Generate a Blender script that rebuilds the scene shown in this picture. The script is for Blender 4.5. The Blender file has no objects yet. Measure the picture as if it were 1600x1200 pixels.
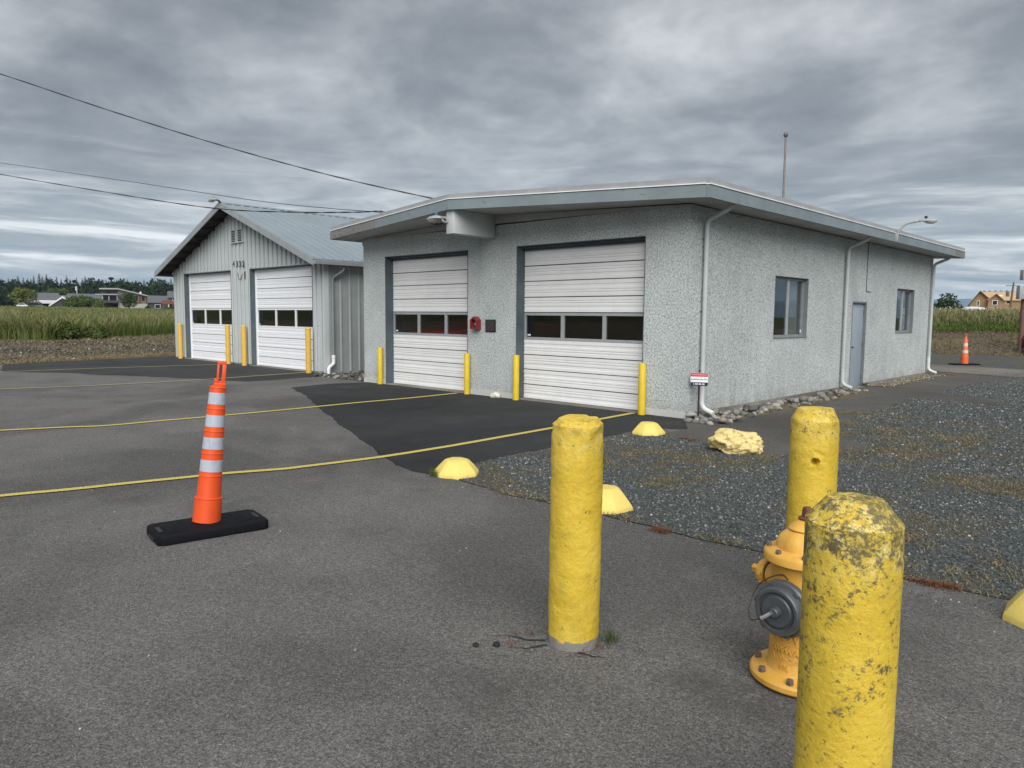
import bpy, bmesh, math, random
import numpy as np
from mathutils import Vector, Matrix, noise as mnoise

random.seed(11)
rng = np.random.default_rng(11)
S = bpy.context.scene
COL = S.collection
R = math.radians

# ------------------------------------------------------------------ camera
EYE = Vector((6.171, -10.462, 1.65))
c_right = Vector((0.7212, 0.6926, 0.0077)); c_fwd = Vector((-0.6891, 0.7187, -0.0927))
c_fwd.normalize(); c_right = (c_right - c_fwd * c_right.dot(c_fwd)).normalized(); c_up = c_right.cross(c_fwd)
cam = bpy.data.cameras.new('camera'); cam_o = bpy.data.objects.new('camera', cam); COL.objects.link(cam_o)
m = Matrix((c_right, c_up, -c_fwd)).transposed().to_4x4(); m.translation = EYE
cam_o.matrix_world = m
cam.sensor_width = 36; cam.lens = 36 * 1155 / 1600; cam.clip_start = 0.05; cam.clip_end = 20000
S.camera = cam_o
FWD = Vector((-0.692, 0.7217)); RGT = Vector((0.7217, 0.692))
def place(side, ahead):            # metres sideways / ahead of where the photographer stood -> world x, y
    p = Vector((EYE.x, EYE.y)) + FWD * ahead + RGT * side * .9957
    return p.x, p.y

# ------------------------------------------------------------------ light
SUN_EL, SUN_AZ = R(40), math.atan2(0.72, -0.69)
to_sun = Vector((math.sin(SUN_AZ) * math.cos(SUN_EL), math.cos(SUN_AZ) * math.cos(SUN_EL), math.sin(SUN_EL)))
sun = bpy.data.lights.new('sun', 'SUN'); sun.energy = 1.5; sun.angle = R(56); sun.color = (1.0, 0.985, 0.96)
sun_o = bpy.data.objects.new('sun', sun); COL.objects.link(sun_o)
sun_o.rotation_euler = to_sun.to_track_quat('Z', 'Y').to_euler(); sun_o.location = (0, 0, 60)

class NT:
    """small helper round a node tree"""
    def __init__(s, tree): s.t = tree
    def n(s, typ, ins=None, **props):
        nd = s.t.nodes.new(typ)
        for k, v in props.items(): setattr(nd, k, v)
        for k, v in (ins or {}).items(): s.put(nd.inputs[k], v)
        return nd
    def put(s, sock, v):
        if isinstance(v, bpy.types.NodeSocket): s.t.links.new(v, sock)
        elif isinstance(v, (tuple, list)) and len(v) == 3 and sock.type == 'RGBA': sock.default_value = (*v, 1)
        else: sock.default_value = v
    def noise(s, vec, scale, detail=4, rough=.55, dist=0.):
        return s.n('ShaderNodeTexNoise', {'Vector': vec, 'Scale': scale, 'Detail': detail, 'Roughness': rough, 'Distortion': dist}).outputs[0]
    def voro(s, vec, scale, feature='F1', out='Distance', rnd=1.):
        return s.n('ShaderNodeTexVoronoi', {'Vector': vec, 'Scale': scale, 'Randomness': rnd}, feature=feature).outputs[out]
    def ramp(s, fac, stops, interp='LINEAR'):
        nd = s.n('ShaderNodeValToRGB', {'Fac': fac}); cr = nd.color_ramp; cr.interpolation = interp
        while len(cr.elements) < len(stops): cr.elements.new(0.5)
        for e, (p, c) in zip(cr.elements, stops):
            e.position = p; e.color = (c, c, c, 1) if isinstance(c, (int, float)) else (*c, 1)
        return nd.outputs[0]
    def mix(s, fac, a, b, blend='MIX'):
        nd = s.n('ShaderNodeMix', data_type='RGBA', blend_type=blend)
        s.put(nd.inputs[0], fac); s.put(nd.inputs[6], a); s.put(nd.inputs[7], b)
        return nd.outputs[2]
    def math(s, op, a, b=0., c=0.):
        nd = s.n('ShaderNodeMath', operation=op); s.put(nd.inputs[0], a); s.put(nd.inputs[1], b); s.put(nd.inputs[2], c)
        return nd.outputs[0]
    def vscale(s, vec, v):
        nd = s.n('ShaderNodeVectorMath', operation='MULTIPLY'); s.put(nd.inputs[0], vec); nd.inputs[1].default_value = v
        return nd.outputs[0]
    def sep(s, vec): return s.n('ShaderNodeSeparateXYZ', {0: vec}).outputs
    def bump(s, h, strength=.5, dist=.01, nrm=None):
        nd = s.n('ShaderNodeBump', {'Height': h, 'Strength': strength, 'Distance': dist})
        if nrm is not None: s.put(nd.inputs['Normal'], nrm)
        return nd.outputs[0]

SKY_GAIN = 0.42
W = bpy.data.worlds.new('World'); S.world = W; W.use_nodes = True
wt = W.node_tree; wt.nodes.clear(); w = NT(wt)
sky = w.n('ShaderNodeTexSky', sky_type='NISHITA', sun_disc=False); sky.sun_elevation = SUN_EL; sky.sun_rotation = SUN_AZ
dirv = w.n('ShaderNodeTexCoord').outputs['Generated']
dx, dy, dz = w.sep(dirv)
dzc = w.math('MAXIMUM', dz, 0.0)
den = w.math('ADD', dzc, 0.24)
pv = w.n('ShaderNodeCombineXYZ', {0: w.math('DIVIDE', dx, den), 1: w.math('DIVIDE', dy, den), 2: 3.7}).outputs[0]
big = w.noise(pv, 0.95, 4, .5, .3)
mid = w.noise(pv, 2.9, 9, .57, .2)
fin = w.noise(pv, 8.0, 8, .62, .2)
cl = w.math('ADD', w.math('ADD', w.math('MULTIPLY', big, .55), w.math('MULTIPLY', mid, .55)), w.math('MULTIPLY', fin, .14))
ccol = w.ramp(cl, [(0.49, (.165, .173, .181)), (0.585, (.228, .237, .246)), (0.65, (.305, .315, .324)), (0.73, (.42, .43, .438)), (.82, (.58, .59, .595))])
# long thin breaks in the cloud low down, bright and blue-grey bands
bend_ = w.math('MULTIPLY', w.math('SUBTRACT', w.noise(dirv, 4.0, 3, .5), .5), .6)
hv = w.n('ShaderNodeCombineXYZ', {0: w.math('MULTIPLY', w.n('ShaderNodeMath', {0: dx, 1: dy}, operation='ARCTAN2').outputs[0], 2.6), 1: w.math('ADD', w.math('MULTIPLY', dzc, 26.0), bend_), 2: 1.3}).outputs[0]
band = w.noise(hv, 1.5, 9, .62, .5)
bcol = w.ramp(band, [(0.34, (.215, .25, .285)), (0.46, (.345, .378, .405)), (0.53, (.60, .62, .632)), (0.61, (.98, 1.0, 1.0))])
low = w.ramp(dzc, [(0.0, 1.0), (0.08, .8), (0.17, .18), (.24, 0.)])
cloud = w.mix(low, ccol, bcol)
skyc = w.n('ShaderNodeVectorMath', {0: sky.outputs[0]}, operation='SCALE'); skyc.inputs['Scale'].default_value = 0.1 / SKY_GAIN
tot = w.mix(0.95, skyc.outputs[0], cloud)
bg = w.n('ShaderNodeBackground', {'Color': tot, 'Strength': SKY_GAIN})
wo = w.n('ShaderNodeOutputWorld', {'Surface': bg.outputs[0]})

S.view_settings.view_transform = 'Standard'; S.view_settings.look = 'None'
S.view_settings.exposure = 1.55; S.view_settings.gamma = 1; S.view_settings.use_curve_mapping = False
S.render.engine = 'CYCLES'
S.cycles.max_bounces = 6; S.cycles.diffuse_bounces = 3; S.cycles.glossy_bounces = 3; S.cycles.transparent_max_bounces = 8; S.cycles.volume_bounces = 0

# ------------------------------------------------------------------ scene helpers
def tag(o, label=None, cat=None, group=None, kind=None):
    if label: o['label'] = label
    if cat: o['category'] = cat
    if group: o['group'] = group
    if kind: o['kind'] = kind
    return o
def thing(name, label, cat, loc=(0, 0, 0), rotz=0., group=None):
    o = bpy.data.objects.new(name, None); COL.objects.link(o)
    o.location = loc; o.rotation_euler = (0, 0, rotz); o.empty_display_size = .1
    return tag(o, label, cat, group)
def copy_tree(o, parent=None):
    c = o.copy(); COL.objects.link(c)
    if parent is not None: c.parent = parent
    for ch in list(o.children): copy_tree(ch, c)
    return c
def link(name, me, parent=None, loc=None):
    o = bpy.data.objects.new(name, me); COL.objects.link(o)
    if parent is not None: o.parent = parent
    if loc is not None: o.location = loc
    return o

class MB:
    def __init__(s): s.v = []; s.f = []; s.mi = []
    def add(s, verts, faces, mi=0):
        b = len(s.v); s.v += [tuple(p) for p in verts]
        s.f += [tuple(b + i for i in f) for f in faces]; s.mi += [mi] * len(faces); return s
    def box(s, x0, x1, y0, y1, z0, z1, mi=0, M=None):
        v = [Vector((x, y, z)) for z in (z0, z1) for y in (y0, y1) for x in (x0, x1)]
        if M is not None: v = [M @ p for p in v]
        return s.add(v, [(0, 2, 3, 1), (4, 5, 7, 6), (0, 1, 5, 4), (2, 6, 7, 3), (0, 4, 6, 2), (1, 3, 7, 5)], mi)
    def hexa(s, bot, top, mi=0):
        return s.add(list(bot) + list(top), [(3, 2, 1, 0), (4, 5, 6, 7), (0, 1, 5, 4), (1, 2, 6, 5), (2, 3, 7, 6), (3, 0, 4, 7)], mi)
    def prism(s, poly, d0, d1, M=None, mi=0):          # poly in local x,y ; extruded along local z
        n = len(poly); v = [Vector((a, b, d0)) for a, b in poly] + [Vector((a, b, d1)) for a, b in poly]
        if M is not None: v = [M @ p for p in v]
        return s.add(v, [tuple(range(n - 1, -1, -1)), tuple(range(n, 2 * n))] + [(i, (i + 1) % n, n + (i + 1) % n, n + i) for i in range(n)], mi)
    def lathe(s, prof, n=24, M=None, mi=0):
        rows = []; v = []
        for r, z in prof:
            if r < 1e-6: rows.append([len(v)]); v.append(Vector((0, 0, z)))
            else:
                rows.append(list(range(len(v), len(v) + n)))
                v += [Vector((r * math.cos(2 * math.pi * i / n), r * math.sin(2 * math.pi * i / n), z)) for i in range(n)]
        f = []
        for a, b in zip(rows, rows[1:]):
            for i in range(n):
                j = (i + 1) % n
                if len(a) == 1 and len(b) == 1: continue
                if len(a) == 1: f.append((a[0], b[j], b[i]))
                elif len(b) == 1: f.append((a[i], a[j], b[0]))
                else: f.append((a[i], a[j], b[j], b[i]))
        if M is not None: v = [M @ p for p in v]
        return s.add(v, f, mi)
    def tube(s, path, r, n=8, mi=0, cap=True):
        P = [Vector(p) for p in path]; rows = []; v = []
        rr = r if isinstance(r, (list, tuple)) else [r] * len(P)
        up = Vector((0.123, 0.31, 0.94))
        for i, p in enumerate(P):
            t = (P[min(i + 1, len(P) - 1)] - P[max(i - 1, 0)]).normalized()
            a = up - t * up.dot(t)
            if a.length < 1e-3: a = Vector((1, 0, 0)) - t * t.x
            a.normalize(); b = t.cross(a); up = a
            v += [p + (a * math.cos(2 * math.pi * k / n) + b * math.sin(2 * math.pi * k / n)) * rr[i] for k in range(n)]
        f = [(i * n + k, i * n + (k + 1) % n, (i + 1) * n + (k + 1) % n, (i + 1) * n + k) for i in range(len(P) - 1) for k in range(n)]
        if cap: f += [tuple(range(n - 1, -1, -1)), tuple(range((len(P) - 1) * n, len(P) * n))]
        return s.add(v, f, mi)
    def build(s, name, mats, parent=None, world=False, smooth=None, bevel=0., loc=None):
        off = Vector((0, 0, 0))
        if world:
            p = parent
            while p is not None: off += p.location; p = p.parent
        me = bpy.data.meshes.new(name)
        me.from_pydata([(a - off.x, b - off.y, c - off.z) for a, b, c in s.v], [], s.f)
        mats = mats if isinstance(mats, (list, tuple)) else [mats]
        for mt in mats: me.materials.append(mt)
        if len(mats) > 1: me.polygons.foreach_set('material_index', s.mi)
        if bevel:
            bm = bmesh.new(); bm.from_mesh(me)
            bmesh.ops.remove_doubles(bm, verts=bm.verts, dist=1e-5)
            ed = [e for e in bm.edges if e.is_manifold and e.calc_face_angle(0) > R(30)]
            bmesh.ops.bevel(bm, geom=ed, offset=bevel, segments=2, profile=.5, affect='EDGES', clamp_overlap=True)
            bm.to_mesh(me); bm.free()
            if smooth is None: smooth = 40
        if smooth is not None:
            me.shade_smooth(); me.set_sharp_from_angle(angle=R(smooth))
        me.validate()
        return link(name, me, parent, loc)

def axis_m(loc, zdir, xdir=(0, 0, 1)):
    z = Vector(zdir).normalized(); x = Vector(xdir); x = x - z * x.dot(z)
    if x.length < 1e-4: x = Vector((1, 0, 0)) - z * z.x
    x.normalize(); y = z.cross(x)
    M = Matrix((x, y, z)).transposed().to_4x4(); M.translation = Vector(loc); return M

def fast_mesh(name, V, F, mats, attr=None, smooth=False):
    V = np.asarray(V, np.float32); F = np.asarray(F, np.int32); k = F.shape[1]
    me = bpy.data.meshes.new(name)
    me.vertices.add(len(V)); me.vertices.foreach_set('co', V.ravel())
    me.loops.add(F.size); me.loops.foreach_set('vertex_index', F.ravel())
    me.polygons.add(len(F)); me.polygons.foreach_set('loop_start', np.arange(0, F.size, k, dtype=np.int32))
    me.polygons.foreach_set('loop_total', np.full(len(F), k, np.int32))
    if smooth: me.polygons.foreach_set('use_smooth', np.ones(len(F), bool))
    for a, vals in (attr or {}).items():
        at = me.attributes.new(a, 'FLOAT', 'POINT'); at.data.foreach_set('value', np.asarray(vals, np.float32))
    for mt in (mats if isinstance(mats, (list, tuple)) else [mats]): me.materials.append(mt)
    me.update(calc_edges=True); me.validate()
    return me

# ------------------------------------------------------------------ materials
def material(name, fn, rough=.7, spec=.5, metal=0.):
    mt = bpy.data.materials.new(name); mt.use_nodes = True
    t = NT(mt.node_tree); b = mt.node_tree.nodes['Principled BSDF']
    b.inputs['Roughness'].default_value = rough; b.inputs['Specular IOR Level'].default_value = spec; b.inputs['Metallic'].default_value = metal
    tc = mt.node_tree.nodes.new('ShaderNodeTexCoord').outputs['Object']
    r = fn(t, tc)
    if not isinstance(r, tuple): r = (r,)
    t.put(b.inputs['Base Color'], r[0])
    if len(r) > 1 and r[1] is not None: t.put(b.inputs['Normal'], r[1])
    if len(r) > 2 and r[2] is not None: t.put(b.inputs['Roughness'], r[2])
    return mt
def plain(name, col, rough=.6, var=.12, scale=6., spec=.5, metal=0., bump=0., bscale=40.):
    def fn(t, v):
        lo = tuple(c * (1 - var) for c in col); hi = tuple(min(1, c * (1 + var)) for c in col)
        c = t.ramp(t.noise(v, scale, 6, .6), [(.3, lo), (.7, hi)])
        return (c, t.bump(t.noise(v, bscale, 4), .6, bump)) if bump else c
    return material(name, fn, rough, spec, metal)

def f_asphalt(base, tint, fleck=.5, stain=.35):
    def fn(t, v):
        a = t.noise(v, 1.1, 6, .62, .3); b = t.noise(v, .28, 4, .6, .5); g = t.noise(v, 120, 3, .7); g2 = t.noise(v, 48, 4, .7)
        c = t.ramp(a, [(.28, tuple(x * (1 - stain * .55) for x in base)), (.5, base), (.75, tint)])
        c = t.mix(t.ramp(b, [(.38, 1.), (.52, 0.)]), c, tuple(x * (1 - stain) for x in base))
        wet = t.ramp(t.noise(t.vscale(v, (.7, 1.6, 1)), 1.9, 7, .68, .9), [(.60, 0.), (.70, .55)])
        c = t.mix(wet, c, tuple(x * (1 - stain * 1.1) for x in base))
        c = t.mix(1.0, c, t.ramp(g, [(.30, .30), (.42, .75), (.5, 1.0), (.60, 1.35), (.72, 2.2)]), 'MULTIPLY')
        c = t.mix(1.0, c, t.ramp(g2, [(.3, .62), (.5, 1.0), (.7, 1.45)]), 'MULTIPLY')
        sp = t.math('MULTIPLY', t.ramp(t.voro(v, 75), [(.10, 1.), (.19, 0.)]), t.ramp(t.noise(v, 37, 2), [(.54, 0.), (.62, fleck)]))
        c = t.mix(sp, c, (.55, .54, .51))
        oil = t.math('MULTIPLY', t.ramp(t.voro(v, .62), [(.10, .55), (.24, 0.)]), t.ramp(t.noise(v, 3.1, 6, .7), [(.42, 0.), (.6, 1.)]))
        c = t.mix(oil, c, tuple(x * .45 for x in base))
        dk = t.math('MULTIPLY', t.ramp(t.voro(t.vscale(v, (1, 1.5, 1)), 11), [(.05, 1.), (.12, 0.)]), t.ramp(t.noise(v, 6, 3), [(.54, 0.), (.60, .8)]))
        c = t.mix(dk, c, tuple(x * .3 for x in base))
        return c, t.bump(t.math('ADD', g, t.math('MULTIPLY', g2, 1.2)), .8, .008), t.ramp(a, [(.3, .78), (.7, .95)])
    return fn
M_asphalt = material('old_asphalt', f_asphalt((.126, .122, .117), (.148, .143, .136), .9, .34), .9, .25)
M_dark_asphalt = material('new_asphalt', f_asphalt((.024, .0255, .027), (.044, .044, .044), .3, .45), .8, .35)
M_path_asphalt = material('path_asphalt', f_asphalt((.092, .086, .078), (.125, .116, .104), .4, .3), .9, .25)
M_seal_asphalt = material('sealed_asphalt', f_asphalt((.034, .035, .036), (.05, .05, .05), .25, .3), .85, .3)
M_strip_conc = material('weathered_concrete', f_asphalt((.17, .155, .135), (.23, .21, .18), .3, .25), .9, .25)

def f_stucco(t, v):
    g = t.noise(v, 33, 5, .82); g2 = t.noise(v, 85, 2, .6); L = t.noise(v, .9, 5, .6, .4)
    c = t.ramp(g, [(.34, (.10, .112, .11)), (.42, (.32, .35, .345)), (.50, (.52, .56, .55)), (.58, (.64, .675, .665)), (.70, (.86, .88, .87))])
    c = t.mix(t.ramp(t.voro(v, 25), [(.14, .6), (.30, 0.)]), c, (.24, .26, .25))
    c = t.mix(1.0, c, t.ramp(L, [(.3, .86), (.7, 1.08)]), 'MULTIPLY')
    st = t.noise(t.vscale(v, (3.2, 3.2, .22)), 1.0, 6, .6)
    z = t.sep(v)[2]
    c = t.mix(t.math('MULTIPLY', t.ramp(st, [(.54, 0.), (.68, .5)]), t.ramp(z, [(.1, 1.), (.9, .25)])), c, (.70, .74, .73))
    run = t.noise(t.vscale(v, (7, 7, .16)), 1.0, 7, .66)
    c = t.mix(t.math('MULTIPLY', t.ramp(run, [(.56, 0.), (.70, .42)]), t.ramp(t.noise(v, .7, 3), [(.42, 0.), (.6, 1.)])), c, (.36, .37, .35))
    dirt = t.math('MULTIPLY', t.ramp(t.noise(v, 3, 6, .65), [(.40, 0.), (.62, .75)]), t.ramp(z, [(.03, 1.), (.32, 0.)]))
    c = t.mix(dirt, c, (.28, .25, .20))
    return c, t.bump(t.math('ADD', g, t.math('MULTIPLY', g2, .4)), .8, .022)
M_stucco = material('pebble_dash', f_stucco, .92, .2)

def f_painted(base, wear, lo=.60, sc=3.):
    def fn(t, v):
        a = t.noise(v, 1.5, 6, .6); c = t.mix(t.ramp(a, [(.3, 0.), (.7, 1.)]), tuple(x * .85 for x in base), tuple(min(1, x * 1.1) for x in base))
        k = t.ramp(t.noise(t.vscale(v, (1, 1, 3)), sc * 2, 9, .72, .5), [(lo, 0.), (lo + .06, .8)])
        c = t.mix(k, c, wear)
        return c, t.bump(t.noise(v, 45, 4), .25, .004)
    return fn
M_fascia = material('fascia_paint', f_painted((.205, .245, .262), (.11, .105, .095), .61, 2.2), .7, .3)
M_bare_fascia = material('bare_fascia', f_painted((.20, .20, .19), (.10, .09, .08), .55, 3), .8, .3)
M_soffit = material('soffit_paint', f_painted((.42, .43, .42), (.2, .19, .17), .66, 1.5), .8, .3)
M_beam = material('beam_paint', f_painted((.50, .53, .53), (.2, .19, .17), .68, 2.5), .75, .3)
M_cap = plain('roof_flashing_metal', (.31, .315, .32), .5, .14, 3)
M_drip = plain('white_metal', (.78, .79, .80), .5, .06, 3)
M_jamb = plain('dark_blue_grey_paint', (.075, .098, .11), .6, .2, 4, bump=.002)
M_roofing = plain('flat_roofing', (.22, .22, .22), .9)
M_inside = plain('interior_wall', (.14, .14, .14), .9, .1)
M_floor = plain('interior_floor', (.10, .10, .10), .8, .2)
M_foot = material('footing_concrete', f_painted((.52, .53, .51), (.16, .15, .12), .60, 4.), .9, .2)
M_conc = material('concrete', f_asphalt((.24, .225, .20), (.32, .30, .27), .2, .35), .9, .25)

def f_door(col, dirt):
    def fn(t, v):
        a = t.noise(t.vscale(v, (1.2, 1, 2.2)), 1.6, 5, .6)
        c = t.mix(t.ramp(a, [(.40, 0.), (.80, .40)]), col, dirt)
        s2 = t.noise(t.vscale(v, (9, 1, .6)), 2, 6, .7)
        c = t.mix(t.ramp(s2, [(.52, 0.), (.72, .35)]), c, (min(1, col[0] * 1.1), min(1, col[1] * 1.1), min(1, col[2] * 1.1)))
        ru = t.ramp(t.noise(v, 26, 6, .75), [(.68, 0.), (.73, .4)])
        c = t.mix(ru, c, (.22, .18, .15))
        return c, None
    return fn
M_door_old = material('aged_white_door', f_door((.80, .795, .785), (.60, .59, .575)), .6, .35)
M_door_new = material('clean_white_door', f_door((.86, .87, .89), (.72, .73, .75)), .5, .4)
M_groove = plain('groove_dark', (.06, .06, .058), .8, .2, 9)
M_alu = plain('aluminium', (.42, .43, .44), .45, .12, 8, metal=.3)
M_alu_dark = plain('weathered_aluminium', (.27, .28, .29), .5, .15, 8, metal=.3)
M_steel_door = plain('door_blue_grey', (.28, .325, .375), .55, .07, 2)
M_grey_paint = plain('grey_paint', (.15, .165, .175), .6, .12, 4)
M_pipe = plain('downpipe_paint', (.43, .47, .46), .5, .08, 4)
M_pvc2 = plain('worn_white_plastic', (.60, .61, .60), .5, .1, 5)
M_pvc = plain('white_plastic', (.76, .77, .77), .45, .06, 5)
M_clad = material('metal_cladding', lambda t, v: (t.mix(t.ramp(t.noise(t.vscale(v, (2, 2, .35)), 1.2, 6, .62), [(.35, 0.), (.7, .6)]), (.52, .565, .56), (.42, .455, .45)), None), .55, .35)
M_clad_shade = plain('shaded_cladding', (.30, .325, .32), .6, .1, 2)  # darker copy of the front cladding, with the gap's shade in its colour
M_metal_roof = material('metal_roofing', lambda t, v: (t.mix(t.ramp(t.noise(v, .8, 6, .6), [(.35, 0.), (.7, .7)]), (.25, .295, .325), (.20, .235, .26)), None), .5, .4)
M_trim = plain('metal_trim', (.27, .29, .30), .6, .12, 4)
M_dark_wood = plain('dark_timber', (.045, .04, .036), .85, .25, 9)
M_black = plain('black_plastic', (.016, .016, .018), .5, .2, 20)
M_screw = plain('screw', (.14, .15, .15), .5)
M_digit = plain('black_digit', (.012, .012, .013), .5)

def glass_mat(name, tint=(.55, .58, .58), refl=(.85, .88, .9)):
    mt = bpy.data.materials.new(name); mt.use_nodes = True; t = NT(mt.node_tree); mt.node_tree.nodes.clear()
    tr = t.n('ShaderNodeBsdfTransparent', {'Color': tint}); gl = t.n('ShaderNodeBsdfGlossy', {'Color': refl, 'Roughness': .015})
    lw = t.n('ShaderNodeLayerWeight', {'Blend': .5}); fr = t.math('MULTIPLY_ADD', t.math('POWER', lw.outputs['Facing'], 4.), .9, .06)
    mx = t.n('ShaderNodeMixShader', {0: fr, 1: tr.outputs[0], 2: gl.outputs[0]})
    t.n('ShaderNodeOutputMaterial', {'Surface': mx.outputs[0]}); return mt
M_glass = glass_mat('window_glass', (.88, .90, .90)); M_door_glass = glass_mat('door_glass', (.88, .88, .88))

def f_concrete_post(t, v):
    z = t.sep(v)[2]
    a = t.noise(v, 5, 6, .6); c = t.ramp(a, [(.3, (.50, .345, .026)), (.52, (.62, .435, .042)), (.75, (.69, .50, .085))])
    lich = t.noise(v, 58, 10, .80, .2); patchy = t.noise(v, 8, 6, .65, .5)
    zw = t.math('ADD', z, t.math('MULTIPLY', t.math('SUBTRACT', t.noise(v, 12, 5, .6), .5), .16))
    topm = t.ramp(zw, [(.35, 0.), (.75, .16), (.98, .34), (1.06, .55), (1.13, .72)])
    oc = t.n('ShaderNodeObjectInfo').outputs['Color']; ocr = t.n('ShaderNodeSeparateColor', {0: oc}).outputs[0]
    topm = t.math('MULTIPLY', topm, ocr)
    k = t.ramp(t.math('ADD', t.math('MULTIPLY', lich, .72), t.math('ADD', t.math('MULTIPLY_ADD', ocr, .075, -.078), t.math('ADD', t.math('MULTIPLY', patchy, .42), t.math('MULTIPLY', topm, .120)))), [(.632, 0.), (.668, .6), (.71, .95)])
    c = t.mix(k, c, (.075, .07, .045))
    stain = t.ramp(t.math('ADD', t.noise(t.vscale(v, (1, 1, .35)), 7, 8, .7), t.math('MULTIPLY', topm, .10)), [(.54, 0.), (.74, .55)])
    c = t.mix(stain, c, (.24, .20, .05))
    pale = t.math('MULTIPLY', t.ramp(t.noise(v, 24, 7, .7), [(.48, 0.), (.60, .7)]), t.ramp(topm, [(.30, 0.), (.8, 1.)]))
    c = t.mix(t.math('MULTIPLY', pale, t.math('SUBTRACT', 1., k)), c, (.74, .62, .26))
    pit = t.ramp(t.voro(v, 26), [(.05, 1.), (.085, 0.)]); pitm = t.math('MULTIPLY', pit, t.ramp(t.noise(v, 9, 2), [(.52, 0.), (.6, 1.)]))
    c = t.mix(pitm, c, (.10, .09, .05))
    base = t.ramp(t.math('ADD', z, t.math('MULTIPLY', t.noise(v, 22, 6, .7), .06)), [(.075, 1.), (.082, 0.)])
    c = t.mix(base, c, (.22, .21, .19))
    h = t.math('ADD', t.noise(v, 60, 5, .62), t.math('MULTIPLY', t.noise(v, 17, 4, .6), .8))
    return c, t.bump(t.math('SUBTRACT', h, t.math('MULTIPLY', pitm, 1.2)), .5, .010)
M_post = material('yellow_painted_concrete', f_concrete_post, .62, .4)
def f_yellow(col, dirt, lo=.62):
    def fn(t, v):
        c = t.mix(t.ramp(t.noise(v, 5, 6, .6), [(.3, 0.), (.7, 1.)]), tuple(x * .88 for x in col), tuple(min(1, x * 1.08) for x in col))
        c = t.mix(t.ramp(t.noise(v, 11, 9, .75, .3), [(lo, 0.), (lo + .05, .85)]), c, dirt)
        return c, t.bump(t.noise(v, 30, 5, .6), .4, .008)
    return fn
M_pipe_yellow = material('bollard_yellow', f_yellow((.66, .47, .02), (.30, .22, .05), .66), .5, .45)
M_pipe_orange = material('bollard_orange_yellow', f_yellow((.66, .42, .075), (.36, .22, .06), .68), .5, .45)
M_dome = material('marker_yellow', f_yellow((.72, .56, .15), (.26, .22, .10), .66), .7, .35)
M_rock_y = material('painted_rock', f_yellow((.70, .56, .24), (.26, .18, .09), .53), .8, .3)
M_line = material('road_paint', lambda t, v: (t.mix(t.ramp(t.noise(v, 60, 5, .75), [(.47, 0.), (.60, .8)]), (.63, .52, .12), (.14, .13, .09)), t.bump(t.noise(v, 150, 3), .4, .004)), .8, .25)
M_line_old = material('faded_road_paint', lambda t, v: (t.mix(t.ramp(t.noise(v, 60, 5, .75), [(.45, .1), (.62, .85)]), (.52, .47, .21), (.12, .115, .10)), None), .85, .25)

def f_hyd(t, v):
    c = t.mix(t.ramp(t.noise(v, 9, 6, .6), [(.3, 0.), (.7, 1.)]), (.60, .315, .040), (.71, .405, .085))
    c = t.mix(t.ramp(t.noise(t.vscale(v, (1, 1, .3)), 24, 8, .7), [(.62, 0.), (.70, .7)]), c, (.20, .075, .02))
    return c, t.bump(t.noise(v, 70, 4, .6), .3, .004)
M_hyd = material('hydrant_yellow', f_hyd, .45, .5)
M_rust = plain('rusty_iron', (.13, .045, .022), .75, .4, 60, bump=.003, bscale=120)
M_bolt = plain('bolt_iron', (.11, .085, .065), .6, .3, 60)
M_cap_grey = plain('cap_grey', (.085, .092, .10), .42, .12, 20, metal=.3)
M_cap_dark = plain('cap_dark', (.025, .027, .03), .5, .12, 20)
M_bright = plain('bright_steel', (.62, .62, .62), .3, .1, 20, metal=.8)
M_orange = material('orange_plastic', lambda t, v: t.mix(t.ramp(t.noise(t.vscale(v, (1, 1, .35)), 30, 8, .75), [(.56, 0.), (.70, .55)]), t.mix(t.ramp(t.noise(v, 9, 6, .65), [(.35, 0.), (.75, .6)]), (.72, .078, .010), (.56, .072, .018)), (.25, .07, .03)), .45, .45)
M_orange_old = plain('faded_orange_plastic', (.72, .13, .035), .5, .12, 9)
M_refl = material('reflective_band', lambda t, v: t.mix(t.ramp(t.noise(t.vscale(v, (1, 1, .3)), 30, 7, .7), [(.50, 0.), (.66, .75)]), (.40, .43, .49), (.27, .28, .31)), .35, .5)
M_rubber = plain('black_rubber', (.006, .0065, .009), .75, .3, 30, spec=.15, bump=.002, bscale=90)

def f_rstone(t, v):
    oi = t.n('ShaderNodeObjectInfo').outputs['Random']
    c = t.ramp(oi, [(0., (.07, .07, .066)), (.3, (.14, .135, .125)), (.55, (.20, .19, .175)), (.8, (.26, .23, .19)), (1., (.38, .37, .35))])
    c = t.mix(1.0, c, t.ramp(t.noise(v, 6, 6, .65), [(.3, .72), (.7, 1.15)]), 'MULTIPLY')
    return c, t.bump(t.noise(v, 14, 5), .3, .05)
M_rstone = material('river_stone', f_rstone, .75, .35)
def attr_ramp(name, stops, rough=.8, spec=.3, attr='tone', extra=None):
    def fn(t, v):
        a = t.n('ShaderNodeAttribute', attribute_name=attr).outputs['Fac']
        return t.ramp(a, stops)
    return material(name, fn, rough, spec)
M_gravel = attr_ramp('gravel_stone', [(0., (.032, .039, .039)), (.4, (.085, .097, .095)), (.75, (.16, .17, .166)), (.93, (.24, .245, .24)), (1., (.42, .415, .40))], .8, .35)
M_pebble = attr_ramp('tan_pebble', [(0., (.09, .075, .055)), (.6, (.20, .175, .135)), (1., (.42, .39, .34))], .85)
M_clod = attr_ramp('earth_clod', [(0., (.045, .040, .032)), (.55, (.115, .102, .083)), (.9, (.19, .17, .14)), (1., (.5, .48, .45))], .95, .1)
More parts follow.
